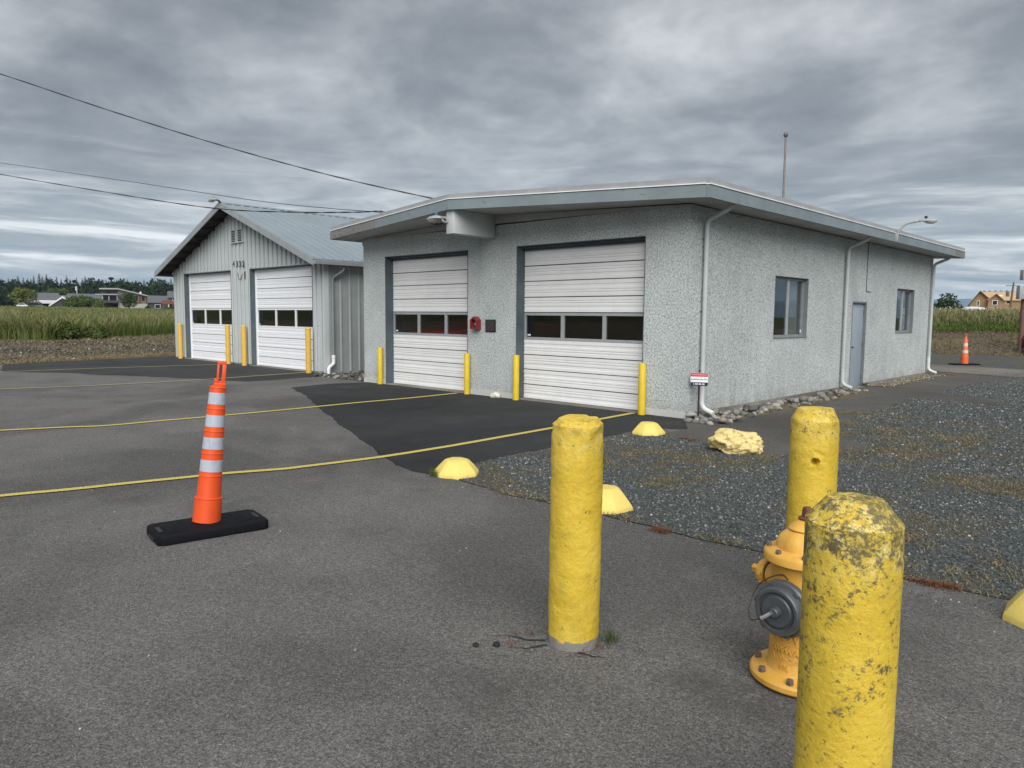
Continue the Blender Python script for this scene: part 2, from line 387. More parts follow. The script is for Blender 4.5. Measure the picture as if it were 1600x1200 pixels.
def f_gravelground(t, v):
    a = t.noise(v, .9, 6, .65, .4); g = t.noise(v, 46, 4, .75); b = t.noise(v, .33, 4, .6, .4)
    c = t.ramp(g, [(.32, (.018, .022, .022)), (.50, (.064, .074, .072)), (.62, (.13, .142, .138)), (.74, (.34, .34, .33))])
    mo = t.math('MULTIPLY', t.ramp(a, [(.46, 0.), (.60, .85)]), t.ramp(b, [(.40, 0.), (.52, 1.)]))
    c = t.mix(mo, c, t.ramp(g, [(.35, (.05, .042, .024)), (.65, (.16, .13, .075))]))
    return c, t.bump(g, .9, .02)
M_gravelground = material('gravel_bed', f_gravelground, .95, .2)

def f_ground(t, v):
    z = t.sep(v)[2]; a = t.noise(v, .5, 7, .65, .4); g = t.noise(v, 9, 6, .7); L = t.noise(v, .02, 4, .6)
    dirt = t.ramp(g, [(.3, (.06, .05, .038)), (.55, (.125, .106, .082)), (.75, (.20, .175, .135))])
    dirt = t.mix(t.ramp(a, [(.45, 0.), (.62, .75)]), dirt, (.17, .135, .065))
    grass = t.mix(t.ramp(L, [(.4, 0.), (.6, 1.)]), (.050, .062, .022), (.085, .085, .036))
    grass = t.mix(t.ramp(g, [(.35, .6), (.65, 0.)]), grass, (.035, .05, .016))
    k = t.ramp(t.math('ADD', z, t.math('MULTIPLY', a, .15)), [(.93, 0.), (1.05, 1.)])
    return t.mix(k, dirt, grass), t.bump(g, .8, .06)
M_ground = material('earth_and_grass', f_ground, .95, .1)
M_grass = attr_ramp('field_grass', [(0., (.040, .070, .014)), (.3, (.078, .118, .024)), (.55, (.130, .155, .046)), (.8, (.195, .185, .085)), (1., (.30, .26, .16))], .8, .2)
M_dry = attr_ramp('dry_grass', [(0., (.11, .085, .040)), (.5, (.195, .150, .075)), (1., (.32, .26, .14))], .9, .15)
M_redweed = attr_ramp('rust_weed', [(0., (.07, .028, .016)), (.6, (.16, .062, .032)), (1., (.22, .14, .07))], .9, .15)
M_weed = attr_ramp('green_weed', [(0., (.03, .05, .014)), (1., (.09, .12, .03))], .8, .2)
M_leaf_dark = attr_ramp('dark_leaf', [(0., (.012, .024, .008)), (.5, (.026, .045, .014)), (1., (.055, .08, .024))], .8, .2)
M_leaf_mid = attr_ramp('mid_leaf', [(0., (.030, .05, .012)), (.5, (.06, .09, .022)), (1., (.11, .145, .035))], .8, .2)
M_leaf_yel = attr_ramp('yellow_green_leaf', [(0., (.06, .075, .016)), (.5, (.115, .135, .03)), (1., (.17, .185, .05))], .8, .2)
M_conifer = attr_ramp('conifer_needle', [(0., (.008, .016, .010)), (.5, (.017, .030, .016)), (1., (.034, .052, .026))], .85, .15)
M_wood_far = attr_ramp('far_wood_leaf', [(0., (.007, .014, .006)), (.5, (.016, .030, .011)), (1., (.038, .056, .020))], .85, .15)
M_trunk = plain('bark', (.075, .058, .045), .9, .25, 8)
M_flower = plain('white_flower', (.62, .63, .55), .8)
M_pole = plain('pole_wood', (.12, .085, .06), .9, .25, 8)
M_hill = plain('far_hill_forest', (.045, .07, .06), .95, .25, .004)

# ------------------------------------------------------------------ ground
def sm(t): t = np.clip(t, 0, 1); return t * t * (3 - 2 * t)
def height(x, y):
    x = np.asarray(x, float); y = np.asarray(y, float)
    s = (x + 21) * -.941 + (y + 5) * -.339
    hl = .42 * sm(s / 7.0) + .0108 * np.clip(s - 7, 0, 260)
    t = y - 28.2 - .23 * (x + 3)
    hr = .95 * sm(t / 6.5) + .012 * np.clip(t - 7, 0, 40)
    wl = np.where(s > 0, 1., 0.)
    return np.maximum(hl * wl, hr * np.where(x > -12, 1., sm((x + 40) / 28)))
def axis_coords(lo, hi, step, far):
    c = list(np.arange(lo, hi + 1e-6, step)); d = step
    a, b = [], []; p = hi
    while p < far: d *= 1.22; p += d; b.append(p)
    d = step; p = lo
    while p > -far: d *= 1.22; p -= d; a.append(p)
    return np.array(a[::-1] + c + b)
gx = axis_coords(-60, 24, .8, 10500); gy = axis_coords(-24, 60, .8, 10500)
X, Y = np.meshgrid(gx, gy); Z = height(X, Y)
Z = Z + np.where((Z > .02) & (Z < 1.2), .035 * np.sin(X * 2.1 + np.cos(Y * 1.3) * 2) * np.cos(Y * 1.9 + X * .4), 0) * np.clip(Z * 4, 0, 1)
n_, m_ = X.shape; I = np.arange(n_ * m_).reshape(n_, m_)
F = np.stack([I[:-1, :-1], I[:-1, 1:], I[1:, 1:], I[1:, :-1]], -1).reshape(-1, 4)
ground = link('ground', fast_mesh('ground', np.stack([X, Y, Z], -1).reshape(-1, 3), F, M_ground, smooth=True)); tag(ground, kind='structure')

def jag(poly, amp, step=.12):
    """roughens a polyline so that edges of paving are uneven"""
    out = []
    for (a, b), (c, d) in zip(poly, poly[1:]):
        L = math.hypot(c - a, d - b); k = max(1, int(L / step))
        for i in range(k):
            t = i / k; px, py = a + (c - a) * t, b + (d - b) * t
            nx, ny = -(d - b) / max(L, 1e-6), (c - a) / max(L, 1e-6)
            q = mnoise.noise(Vector((px * 2.3, py * 2.3, 4.2))) * .7 + mnoise.noise(Vector((px * 9, py * 9, 1.2))) * .3
            out.append((px + nx * q * amp, py + ny * q * amp))
    out.append(poly[-1]); return out
def sheet(name, poly, z, mt, kind='structure'):
    me = bpy.data.meshes.new(name); bm = bmesh.new()
    vs = [bm.verts.new((x, y, z)) for x, y in poly]
    es = [bm.edges.new((vs[i], vs[(i + 1) % len(vs)])) for i in range(len(vs))]
    bmesh.ops.triangle_fill(bm, use_beauty=True, use_dissolve=False, edges=es, normal=(0, 0, 1))
    for f in bm.faces:
        if f.normal.z < 0: f.normal_flip()
    bm.to_mesh(me); bm.free(); me.materials.append(mt)
    return tag(link(name, me), kind=kind)

# parking lot: its left edge, the edge under the metal garage, the gravel edge and the wide side behind the photographer
lot = jag([(-20.0, -9.0), (-21.0, -5.0), (-21.6, -1.6), (-23.0, 1.1)], .25, .3) + [(-23.0, 1.5), (-8.4, 1.5), (-8.4, .35), (.05, .35), (1.3, -.3), (1.3, -5.0)]
lot += jag([(.45, -5.58), (.99, -5.60), (1.57, -5.66), (2.49, -5.61), (3.52, -5.64), (4.40, -5.54), (5.16, -5.42), (6.2, -5.30), (9.0, -5.1), (14.0, -4.8)], .06, .10)
lot += [(24, -4.5), (24, -24), (-19.5, -24)]
sheet('parking_lot', lot, .006, M_asphalt)
sheet('sealed_asphalt_strip', jag([(-22.6, 1.0), (-21.0, -4.9), (-17.6, -5.6), (-16.2, -4.4), (-14.9, -3.9), (-13.5, -3.2), (-12.4, -2.7), (-10.7, -2.1)], .15, .2) + [(-10.9, .62), (-11.5, .62)], .010, M_seal_asphalt)
apron = jag([(-8.65, -.02), (-8.9, -1.0), (-8.69, -2.03), (-7.2, -2.55), (-5.38, -3.38), (-3.46, -4.22), (-1.76, -4.92), (-.7, -5.38), (.12, -5.66), (.36, -5.62), (.30, -5.2), (.22, -4.36), (.23, -3.57), (.20, -2.4), (.20, -1.3), (.62, -.95), (.55, -.25)], .07, .12)
sheet('asphalt_apron', apron + [(.02, -.022), (-8.4, -.022)], .012, M_dark_asphalt)
# raised ragged lip of the newer asphalt
lip = MB(); ev = apron[8:int(len(apron) * .66)]
for (a, b), (c, d) in zip(ev, ev[1:]):
    L = math.hypot(c - a, d - b); nx, ny = (d - b) / L * -.06, (c - a) / L * -.06
    lip.add([(a, b, .0125), (c, d, .0125), (c - nx * -1, d - ny * -1, .0075), (a - nx * -1, b - ny * -1, .0075)], [(0, 1, 2, 3)])
tag(lip.build('asphalt_edge', M_dark_asphalt), kind='structure')
# gravel yard right of the lot and path along the wall
gr = jag([(.40, -5.56), (.99, -5.59), (1.57, -5.65), (2.49, -5.60), (3.52, -5.63), (4.40, -5.53), (5.16, -5.41), (6.2, -5.29), (9., -5.09), (14., -4.79)], .10, .09)
gr += [(24, -4.4), (24, 40), (2.0, 31), (-3.7, 28.6), (-6., 27.9), (-6., 19.0), (-1., 17.), (1.2, 13.), (1.2, 4.), (1.8, .4), (2.4, -.6), (2.2, -1.4), (2.0, -1.7), (1.38, -1.6), (.75, -1.5), (.24, -1.5), (.24, -3.6), (.26, -4.7)]
sheet('gravel_yard', gr, .010, M_gravelground)
path = [(-.0, .0), (.62, -.95), (.6, -1.72)] + jag([(.6, -1.72), (1.38, -1.86), (2.29, -2.10), (2.75, -1.75), (3.05, -1.1), (3.05, -.52), (2.74, -.2), (2.3, .76), (1.9, 2.02), (1.83, 3.77), (1.68, 5.95), (1.72, 6.3), (2.9, 6.02), (3.08, 6.1), (3.1, 7.2), (1.9, 7.45), (1.75, 8.2), (1.62, 10.5), (2.2, 13.6)], .07, .12) + [(-1.4, 16.5), (-6.0, 16.5), (-6, 13.6), (0, 13.6)]
sheet('side_path', path, .014, M_path_asphalt)
sheet('concrete_drive', [(-8., 16.1)] + jag([(-8, 16.1), (-1.2, 15.4), (1.8, 14.6), (6., 13.4)], .12, .3) + [(6.5, 17.0)] + jag([(6.5, 17.0), (2.2, 18.2), (-1.4, 19.0), (-8, 20.5)], .1, .3), .018, M_strip_conc)
sheet('pebble_strip', [(.03, 8.3)] + jag([(.48, 8.35), (.55, 9.6), (.44, 11.5), (.42, 13.3)], .10, .12) + [(.03, 13.5)], .020, M_gravelground)

def painted_line(pts, wd, mt, z):
    P = [Vector((a, b)) for a, b in pts]; sm_p = []
    for i in range(len(P) - 1):
        p0, p1, p2, p3 = P[max(i - 1, 0)], P[i], P[i + 1], P[min(i + 2, len(P) - 1)]
        for k in range(6):
            t = k / 6; sm_p.append(.5 * ((2 * p1) + (p2 - p0) * t + (2 * p0 - 5 * p1 + 4 * p2 - p3) * t * t + (3 * p1 - p0 - 3 * p2 + p3) * t ** 3))
    sm_p.append(P[-1]); b = MB(); L, Rr = [], []
    for i, p in enumerate(sm_p):
        d = (sm_p[min(i + 1, len(sm_p) - 1)] - sm_p[max(i - 1, 0)]).normalized(); nrm = Vector((-d.y, d.x))
        j = .004 * mnoise.noise(Vector((p.x * 6, p.y * 6, 0)))
        L.append(p + nrm * (wd / 2 + j)); Rr.append(p - nrm * (wd / 2 - j))
    for i in range(len(L) - 1):
        b.add([(Rr[i].x, Rr[i].y, z), (Rr[i + 1].x, Rr[i + 1].y, z), (L[i + 1].x, L[i + 1].y, z), (L[i].x, L[i].y, z)], [(0, 1, 2, 3)])
    return tag(b.build('parking_line', mt), kind='structure')
painted_line([(-1.9, -10.2), (-1.58, -8.95), (-1.41, -8.39), (-1.32, -7.97), (-1.18, -7.42), (-1.09, -7.07), (-.9, -6.6), (-.85, -6.32), (-.78, -5.89), (-.72, -5.4), (-.71, -4.43), (-.75, -3.49), (-.82, -2.07), (-.9, -.85), (-.95, -.05)], .10, M_line, .0165)
painted_line([(-6.6, -9.9), (-5.9, -8.07), (-5.63, -7.36), (-5.40, -6.9), (-5.36, -6.15), (-5.31, -5.38), (-5.28, -4.06), (-5.32, -2.6), (-5.27, -1.45), (-5.34, -.1)], .10, M_line, .0165)
painted_line([(-12.7, -8.0), (-12.35, -6.75), (-11.95, -5.03), (-11.83, -2.94), (-12.05, -1.17), (-12.24, .4)], .10, M_line_old, .0165)
painted_line([(-17.8, -6.8), (-17.59, -5.68), (-17.5, -3.34), (-17.15, -1.67), (-16.89, .1)], .10, M_line_old, .0165)

# far hills
hb = MB(); hp = []
for i in range(150):
    az = R(-75 + i * 1.4)     # clockwise from the direction the photographer faced
    d = 9000; e = 205 + 45 * mnoise.noise(Vector((i * .10, 3, 0))) + 36 * mnoise.noise(Vector((i * .35, 7, 0)))
    if az < R(12): e *= .25
    dv = FWD * math.cos(az) + RGT * math.sin(az); hp.append((EYE.x + dv.x * d, EYE.y + dv.y * d, max(e, 12), dv))
for (a, b, c, d1), (e, f, g, d2) in zip(hp, hp[1:]):
    hb.add([(a, b, 2), (e, f, 2), (e + d2.x * 250, f + d2.y * 250, g * .7), (a + d1.x * 250, b + d1.y * 250, c * .7), (e + d2.x * 480, f + d2.y * 480, g), (a + d1.x * 480, b + d1.y * 480, c), (e + d2.x * 900, f + d2.y * 900, 2), (a + d1.x * 900, b + d1.y * 900, 2)],
           [(0, 1, 2, 3), (3, 2, 4, 5), (5, 4, 6, 7)])
tag(hb.build('hills', M_hill, smooth=60), kind='structure')

# ------------------------------------------------------------------ walls with openings
def wall_mesh(b, o, u, nrm, Wd, H, ops, t):
    """o lower left corner of the outer face, u along the wall, nrm outward, ops = (u0,u1,z0,z1), t thickness"""
    o, u, nrm = Vector(o), Vector(u), Vector(nrm)
    us = sorted({0., Wd, *[x for q in ops for x in q[:2]]}); zs = sorted({0., H, *[x for q in ops for x in q[2:]]})
    def solid(i, j):
        if not (0 <= i < len(us) - 1 and 0 <= j < len(zs) - 1): return False
        cu, cz = (us[i] + us[i + 1]) / 2, (zs[j] + zs[j + 1]) / 2
        return not any(a < cu < c and d < cz < e for a, c, d, e in ops)
    def P(a, z, dep): return o + u * a + Vector((0, 0, z)) - nrm * dep
    for i in range(len(us) - 1):
        for j in range(len(zs) - 1):
            if not solid(i, j): continue
            a, c, d, e = us[i], us[i + 1], zs[j], zs[j + 1]
            b.add([P(a, d, 0), P(c, d, 0), P(c, e, 0), P(a, e, 0)], [(0, 1, 2, 3)])
            b.add([P(a, d, t), P(a, e, t), P(c, e, t), P(c, d, t)], [(0, 1, 2, 3)])
            for ni, nj, pa, pb in ((i - 1, j, (a, d), (a, e)), (i + 1, j, (c, d), (c, e)), (i, j - 1, (a, d), (c, d)), (i, j + 1, (a, e), (c, e))):
                if not solid(ni, nj):
                    b.add([P(*pa, 0), P(*pb, 0), P(*pb, t), P(*pa, t)], [(0, 1, 2, 3)])
    return b

def rib_profile(z0, z1, y, ribs, deep=.012):
    """sectional door face: joint groove at the bottom, shallow ribs between; returns (y, z) from bottom to top"""
    h = z1 - z0; pr = [(y + .028, z0), (y + .028, z0 + .013), (y, z0 + .016)]
    for k in range(1, ribs + 1):
        zc = z0 + h * k / (ribs + 1)
        if k == 3: pr += [(y, zc - .011), (y + .022, zc - .009), (y + .022, zc + .006), (y, zc + .010)]
        elif k == 2 or k == 4: pr += [(y, zc - .034), (y + .010, zc - .030), (y + .010, zc - .016), (y, zc - .010), (y, zc + .012), (y + .010, zc + .016), (y + .010, zc + .028), (y, zc + .034)]
        else: pr += [(y, zc - .03), (y + .007, zc - .024), (y + .007, zc + .02), (y, zc + .03)]
    pr += [(y, z1 - .004), (y + .028, z1)]
    return pr
def garage_door(parent, x0, x1, y, H, mt, strip=(1.18, 1.70), stickers=True, frame_m=None):
    d = bpy.data.objects.new('garage_door', None); COL.objects.link(d); d.parent = parent; d.location = Vector((x0, y, 0)) - parent.location
    zs0, zs1 = strip; top = []
    secs = [(.015, zs0 / 2), (zs0 / 2, zs0)]; z = zs1
    while z < H - .05: secs.append((z, min(z + .60, H))); z += .60
    for k, (a, c) in enumerate(secs):
        pr = rib_profile(a, c, y, 5 if c - a > .4 else 1); b = MB(); n = len(pr)
        xx = [x0, x1]
        v = [(x, p, q) for x in xx for p, q in pr] + [(x, y + .06, q) for x in xx for q in (a, c)]
        f = [(i, n + i, n + i + 1, i + 1) for i in range(n - 1)]
        f += [(2 * n, 2 * n + 1, 2 * n + 3, 2 * n + 2), tuple(range(n)) + (2 * n + 1, 2 * n), tuple(range(2 * n - 1, n - 1, -1)) + (2 * n + 2, 2 * n + 3)]
        b.add(v, f); b.mi = [1 if (i < n - 1 and min(pr[i][0], pr[i + 1][0]) > y + .015) else 0 for i in range(len(f))]; b.build('panel', [mt, M_groove], d, world=True)  # bottoms of the deeper grooves take the dark colour
    b = MB(); e = .05; W3 = (x1 - x0) / 3
    b.box(x0, x1, y, y + .045, zs0 + .002, zs0 + e); b.box(x0, x1, y, y + .045, zs1 - e, zs1)
    for k in range(4):
        xc = x0 + W3 * k; b.box(max(x0, xc - .038) , min(x1, xc + .038), y + .003, y + .042, zs0 + e, zs1 - e)
    b.build('window_frame', frame_m or M_alu, d, world=True)
    for k in range(3):
        b = MB(); b.box(x0 + W3 * k + .038, x0 + W3 * (k + 1) - .038, y + .02, y + .026, zs0 + e, zs1 - e); b.build('pane', M_door_glass, d, world=True)
    if stickers:
        b = MB(); b.box(x0 + .075, x0 + .155, y + .016, y + .0185, zs0 + .075, zs0 + .105); b.build('sticker', M_drip, d, world=True)
    return d

# ------------------------------------------------------------------ main building
B = thing('garage_building', 'long low grey pebble-dashed fire garage with two white doors and wide eaves', 'building', (-4.4, 0, 0))
D1, D2, DH = (-7.97, -5.14), (-3.76, -.82), 2.975
WX, WY, WT, WH = -8.83, 13.5, .30, 3.41
b = wall_mesh(MB(), (WX, 0, 0), (1, 0, 0), (0, -1, 0), -WX, WH, [(D1[0] - WX, D1[1] - WX, -.0, DH), (D2[0] - WX, D2[1] - WX, -.0, DH)], WT)
b.build('front_wall', M_stucco, B, world=True)
b = wall_mesh(MB(), (0, WT, 0), (0, 1, 0), (1, 0, 0), WY - WT, WH, [(3.14 - WT, 4.70 - WT, 1.25, 2.435), (7.225 - WT, 8.17 - WT, -.0, 2.03), (10.386 - WT, 11.875 - WT, 1.262, 2.42)], .25)
b.build('side_wall', M_stucco, B, world=True)
b = wall_mesh(MB(), (WX, WY, 0), (0, -1, 0), (-1, 0, 0), WY - WT, WH, [], .25); b.build('side_wall', M_stucco, B, world=True)
b = wall_mesh(MB(), (-.25, WY, 0), (-1, 0, 0), (0, 1, 0), -WX - .5, WH, [], .25); b.build('back_wall', M_stucco, B, world=True)
MB().box(WX + .25, -.25, .35, WY - .25, -.05, .022).build('floor', M_floor, B, world=True)
MB().box(WX + .26, -.26, 7.0, 7.12, .022, 3.4).build('interior_wall', M_inside, B, world=True)
# footing, threshold slabs
for a, c in ((WX, D1[0]), (D1[1], D2[0]), (D2[1], .0)): MB().box(a, c + (.012 if c == 0. else 0), -.022, -.001, 0, .115).build('footing', M_foot, B, world=True)
for a, c in ((.3, 7.1), (8.3, WY)): MB().box(.001, .012, a, c, 0, .09).build('footing', M_conc, B, world=True)
for a, c in (D1, D2): MB().box(a + .003, c - .003, -.03, .42, -.05, .024).build('threshold', M_conc, B, world=True)
# steel jambs in the door openings
for a, c in (D1, D2):
    j = MB(); j.box(a + .001, a + .012, -.006, .30, .024, DH - .013); j.box(c - .012, c - .001, -.006, .30, .024, DH - .013); j.box(a + .001, c - .001, -.006, .30, DH - .012, DH - .001)
    j.box(a + .012, c - .012, .17, .212, DH - .085, DH - .013); j.box(a + .012, c - .012, .09, .165, DH - .045, DH - .0135)
    j.build('door_frame', M_jamb, B, world=True)
garage_door(B, D1[0] + .016, D1[1] - .016, .216, DH - .03, M_door_old)
garage_door(B, D2[0] + .016, D2[1] - .016, .216, DH - .03, M_door_old)
# gable trim between stucco and soffit
RX = -4.42
for y0, y1 in ((-.03, .12), (WY - .12, WY + .03)):
    b = MB(); b.prism([(WX - .03, 3.395), (RX, 3.44), (.03, 3.395), (.03, 3.405), (RX, 3.61), (WX - .03, 3.415)], -y1, -y0, Matrix(((1, 0, 0, 0), (0, 0, -1, 0), (0, 1, 0, 0), (0, 0, 0, 1))))
    b.build('gable_trim', M_soffit, B, world=True)
# roof: prow front, two shallow slopes
FR, RF, FL = Vector((.58, -.54, 3.39)), Vector((RX, -1.15, 3.60)), Vector((-9.22, -.62, 3.40))
BR, RB, BL = Vector((.58, 14.25, 3.39)), Vector((RX, 14.25, 3.60)), Vector((-9.22, 14.25, 3.40))
up = lambda v, h: v + Vector((0, 0, h))
for q in ((RF, FR, BR, RB), (FL, RF, RB, BL)):
    b = MB(); b.hexa([up(p, .012) for p in q], [up(p, .05) for p in q]); b.build('soffit', M_soffit, B, world=True)
    b = MB(); b.hexa([up(p, .051) for p in q], [up(p, .235) for p in q]); b.build('roof_deck', M_roofing, B, world=True)
def edge_board(p0, p1, th, h0, h1, out=.0):
    d = (p1 - p0); nr = Vector((d.y, -d.x, 0)).normalized()
    a = [p0 + nr * out, p1 + nr * out, p1 + nr * (out + th), p0 + nr * (out + th)]
    return MB().hexa([up(p, h0) for p in a], [up(p, h1) for p in a])
def split(p0, p1, cuts):
    ks = [0, *cuts, 1]; return [(p0.lerp(p1, a + (.0006 if a else 0)), p0.lerp(p1, c)) for a, c in zip(ks, ks[1:])]
for p0, p1, cuts in ((FL, RF, (.44,)), (RF, FR, ()), (FR, BR, (.36, .68, .93)), (RB, BL, ()), (BR, RB, ()), (BL, FL, (.5,))):
    for k, (a, c) in enumerate(split(p0, p1, cuts)):
        bare = (p0 is FL and k == 0) or (p0 is FR and k == 3)
        edge_board(a, c, .04, 0, .178).build('fascia_board', M_bare_fascia if bare else M_fascia, B, world=True)
    for a, c in split(p0, p1, cuts):
        edge_board(a, c, .030, .206, .285, .0).build('roof_flashing', M_cap, B, world=True)
        edge_board(a, c, .052, .190, .205, .0).build('drip_edge', M_drip, B, world=True)
MB().box(-4.535, -4.315, -1.12, -.031, 3.165, 3.605).build('ridge_beam', M_beam, B, world=True, bevel=.006)
# downpipes
def bend(pts, rad=.06, k=4):
    P = [Vector(p) for p in pts]; out = [P[0]]
    for a, c, d in zip(P, P[1:], P[2:]):
        r = min(rad, (a - c).length * .45, (d - c).length * .45); s, e = c + (a - c).normalized() * r, c + (d - c).normalized() * r
        for i in range(k + 1):
            t = i / k; out.append(s * (1 - t) ** 2 + c * 2 * t * (1 - t) + e * t * t)
    out.append(P[-1]); return out
for y in (.40, 6.62, 13.32):
    b = MB(); b.tube(bend([(.50, y, 3.41), (.44, y, 3.335), (.075, y, 3.19), (.075, y, .60)], .09), .039, 12)
    b.tube([(.075, y, .60), (.075, y, .55)], .047, 12)
    pipe = b.build('downpipe', M_pipe, B, world=True, smooth=50)
    b = MB(); b.tube(bend([(.075, y, .548), (.075, y, .16), (.30, y - .02, .085)], .10), .042, 12); b.build('elbow', M_pipe if 1 < y < 10 else M_pvc2, pipe, world=True, smooth=50)
    for z in (2.9, 1.75, .42): MB().tube([(.001, y, z), (.026, y, z)], .02, 6).build('clip', M_alu_dark, pipe, world=True)
b = MB(); b.tube(bend([(-8.95, .1, 3.40), (-8.95, .1, 3.30), (-8.875, .25, 3.12), (-8.875, .25, 0.1)], .07), .04, 10); b.build('downpipe', M_pipe, B, world=True, smooth=50)
# wall joint and conduits
b = MB(); b.tube([(-4.79, -.012, 3.40), (-4.79, -.012, 1.62)], .010, 6); b.build('conduit', M_pipe, B, world=True)
b = MB(); b.tube(bend([(.012, 8.05, 3.38), (.012, 8.05, 2.28), (.012, 8.35, 2.27)], .01, 2), .009, 6); b.build('conduit', M_screw, B, world=True)
b = MB(); b.box(-.0, .003, -.003, .0, .118, 3.40); b.box(-.005, .0, -.003, -.0005, .118, 3.4); b.build('corner_bead', M_pipe, B, world=True)
# sliding windows
def side_window(y0, y1, z0, z1, papers=False):
    wv = bpy.data.objects.new('window', None); COL.objects.link(wv); wv.parent = B; wv.location = Vector((0, y0, z0)) - B.location
    xf = -.085; e = .045
    r = MB(); r.box(-.24, -.001, y0 + .0008, y0 + .008, z0 + .009, z1 - .009); r.box(-.24, -.001, y1 - .008, y1 - .0008, z0 + .009, z1 - .009); r.box(-.24, -.001, y0 + .0008, y1 - .0008, z1 - .008, z1 - .0008)
    r.build('reveal', M_grey_paint, wv, world=True)
    MB().box(-.2, .02, y0 + .001, y1 - .001, z0 + .0008, z0 + .0085).build('sill', M_alu_dark, wv, world=True)
    f = MB(); f.box(xf - .05, xf, y0 + .008, y1 - .008, z0 + .01, z0 + .01 + e); f.box(xf - .05, xf, y0 + .008, y1 - .008, z1 - .01 - e, z1 - .01)
    f.box(xf - .05, xf, y0 + .008, y0 + .008 + e, z0 + .055, z1 - .055); f.box(xf - .05, xf, y1 - .008 - e, y1 - .008, z0 + .055, z1 - .055)
    f.build('frame', M_alu_dark, wv, world=True)
    ym = (y0 + y1) / 2
    s = MB(); s.box(xf - .024, xf + .012, ym - .03, ym + .03, z0 + .056, z1 - .056); s.build('sash', M_alu, wv, world=True)
    for a, c, xo in ((y0 + .053, ym - .03, -.012), (ym + .03, y1 - .053, -.032)):
        MB().box(xf + xo - .005, xf + xo, a, c, z0 + .055, z1 - .055).build('pane', M_glass, wv, world=True)
    MB().box(xf - .16, xf - .11, y1 - .50, y1 - .06, z0 + .05, z1 - .05).build('curtain', plain('curtain_cloth', (.22, .225, .23), .9), wv, world=True)
    if papers:
        for a, c, d, e2 in ((ym + .06, ym + .42, z0 + .47, z0 + .66), (ym + .07, ym + .43, z0 + .25, z0 + .44), (ym + .08, ym + .44, z0 + .08, z0 + .23)):
            MB().box(xf - .046, xf - .042, a, c, d, e2).build('notice', M_paper, wv, world=True)
    else:
        for a in (y0 + .08, y1 - .12): MB().box(xf - .008, xf - .002, a, a + .04, z0 + .09, z0 + .15).build('sticker', M_drip, wv, world=True)
M_paper = material('notice_paper', lambda t, v: t.mix(t.ramp(t.noise(t.vscale(v, (1, 9, 26)), 1.6, 5, .7), [(.48, 0.), (.56, .85)]), (.72, .73, .72), (.22, .24, .25)), .7)
side_window(3.14, 4.70, 1.25, 2.435); side_window(10.386, 11.875, 1.262, 2.42, True)
# side door
dv = bpy.data.objects.new('door', None); COL.objects.link(dv); dv.parent = B; dv.location = Vector((0, 7.225, 0)) - B.location
f = MB(); f.box(-.24, .004, 7.226, 7.262, .0, 2.029); f.box(-.24, .004, 8.13, 8.169, .0, 2.029); f.box(-.24, .004, 7.262, 8.13, 1.99, 2.029); f.build('frame', M_grey_paint, dv, world=True)
MB().box(-.10, -.055, 7.266, 8.126, .03, 1.986).build('leaf', M_steel_door, dv, world=True, bevel=.003)
h = MB(); h.lathe([(0, 0), (.03, 0), (.03, .008), (.012, .012), (.012, .05), (.028, .055), (.03, .075), (.02, .085), (0, .087)], 12, axis_m((-.055, 7.34, .97), (1, 0, 0))); h.build('handle', M_bolt, dv, world=True, smooth=40)
for z in (.25, 1.02, 1.78): MB().tube([(-.045, 8.128, z - .05), (-.045, 8.128, z + .05)], .012, 8).build('hinge', M_bolt, dv, world=True)
MB().box(-.2, .10, 7.23, 8.16, -.02, .028).build('step', M_conc, dv, world=True)

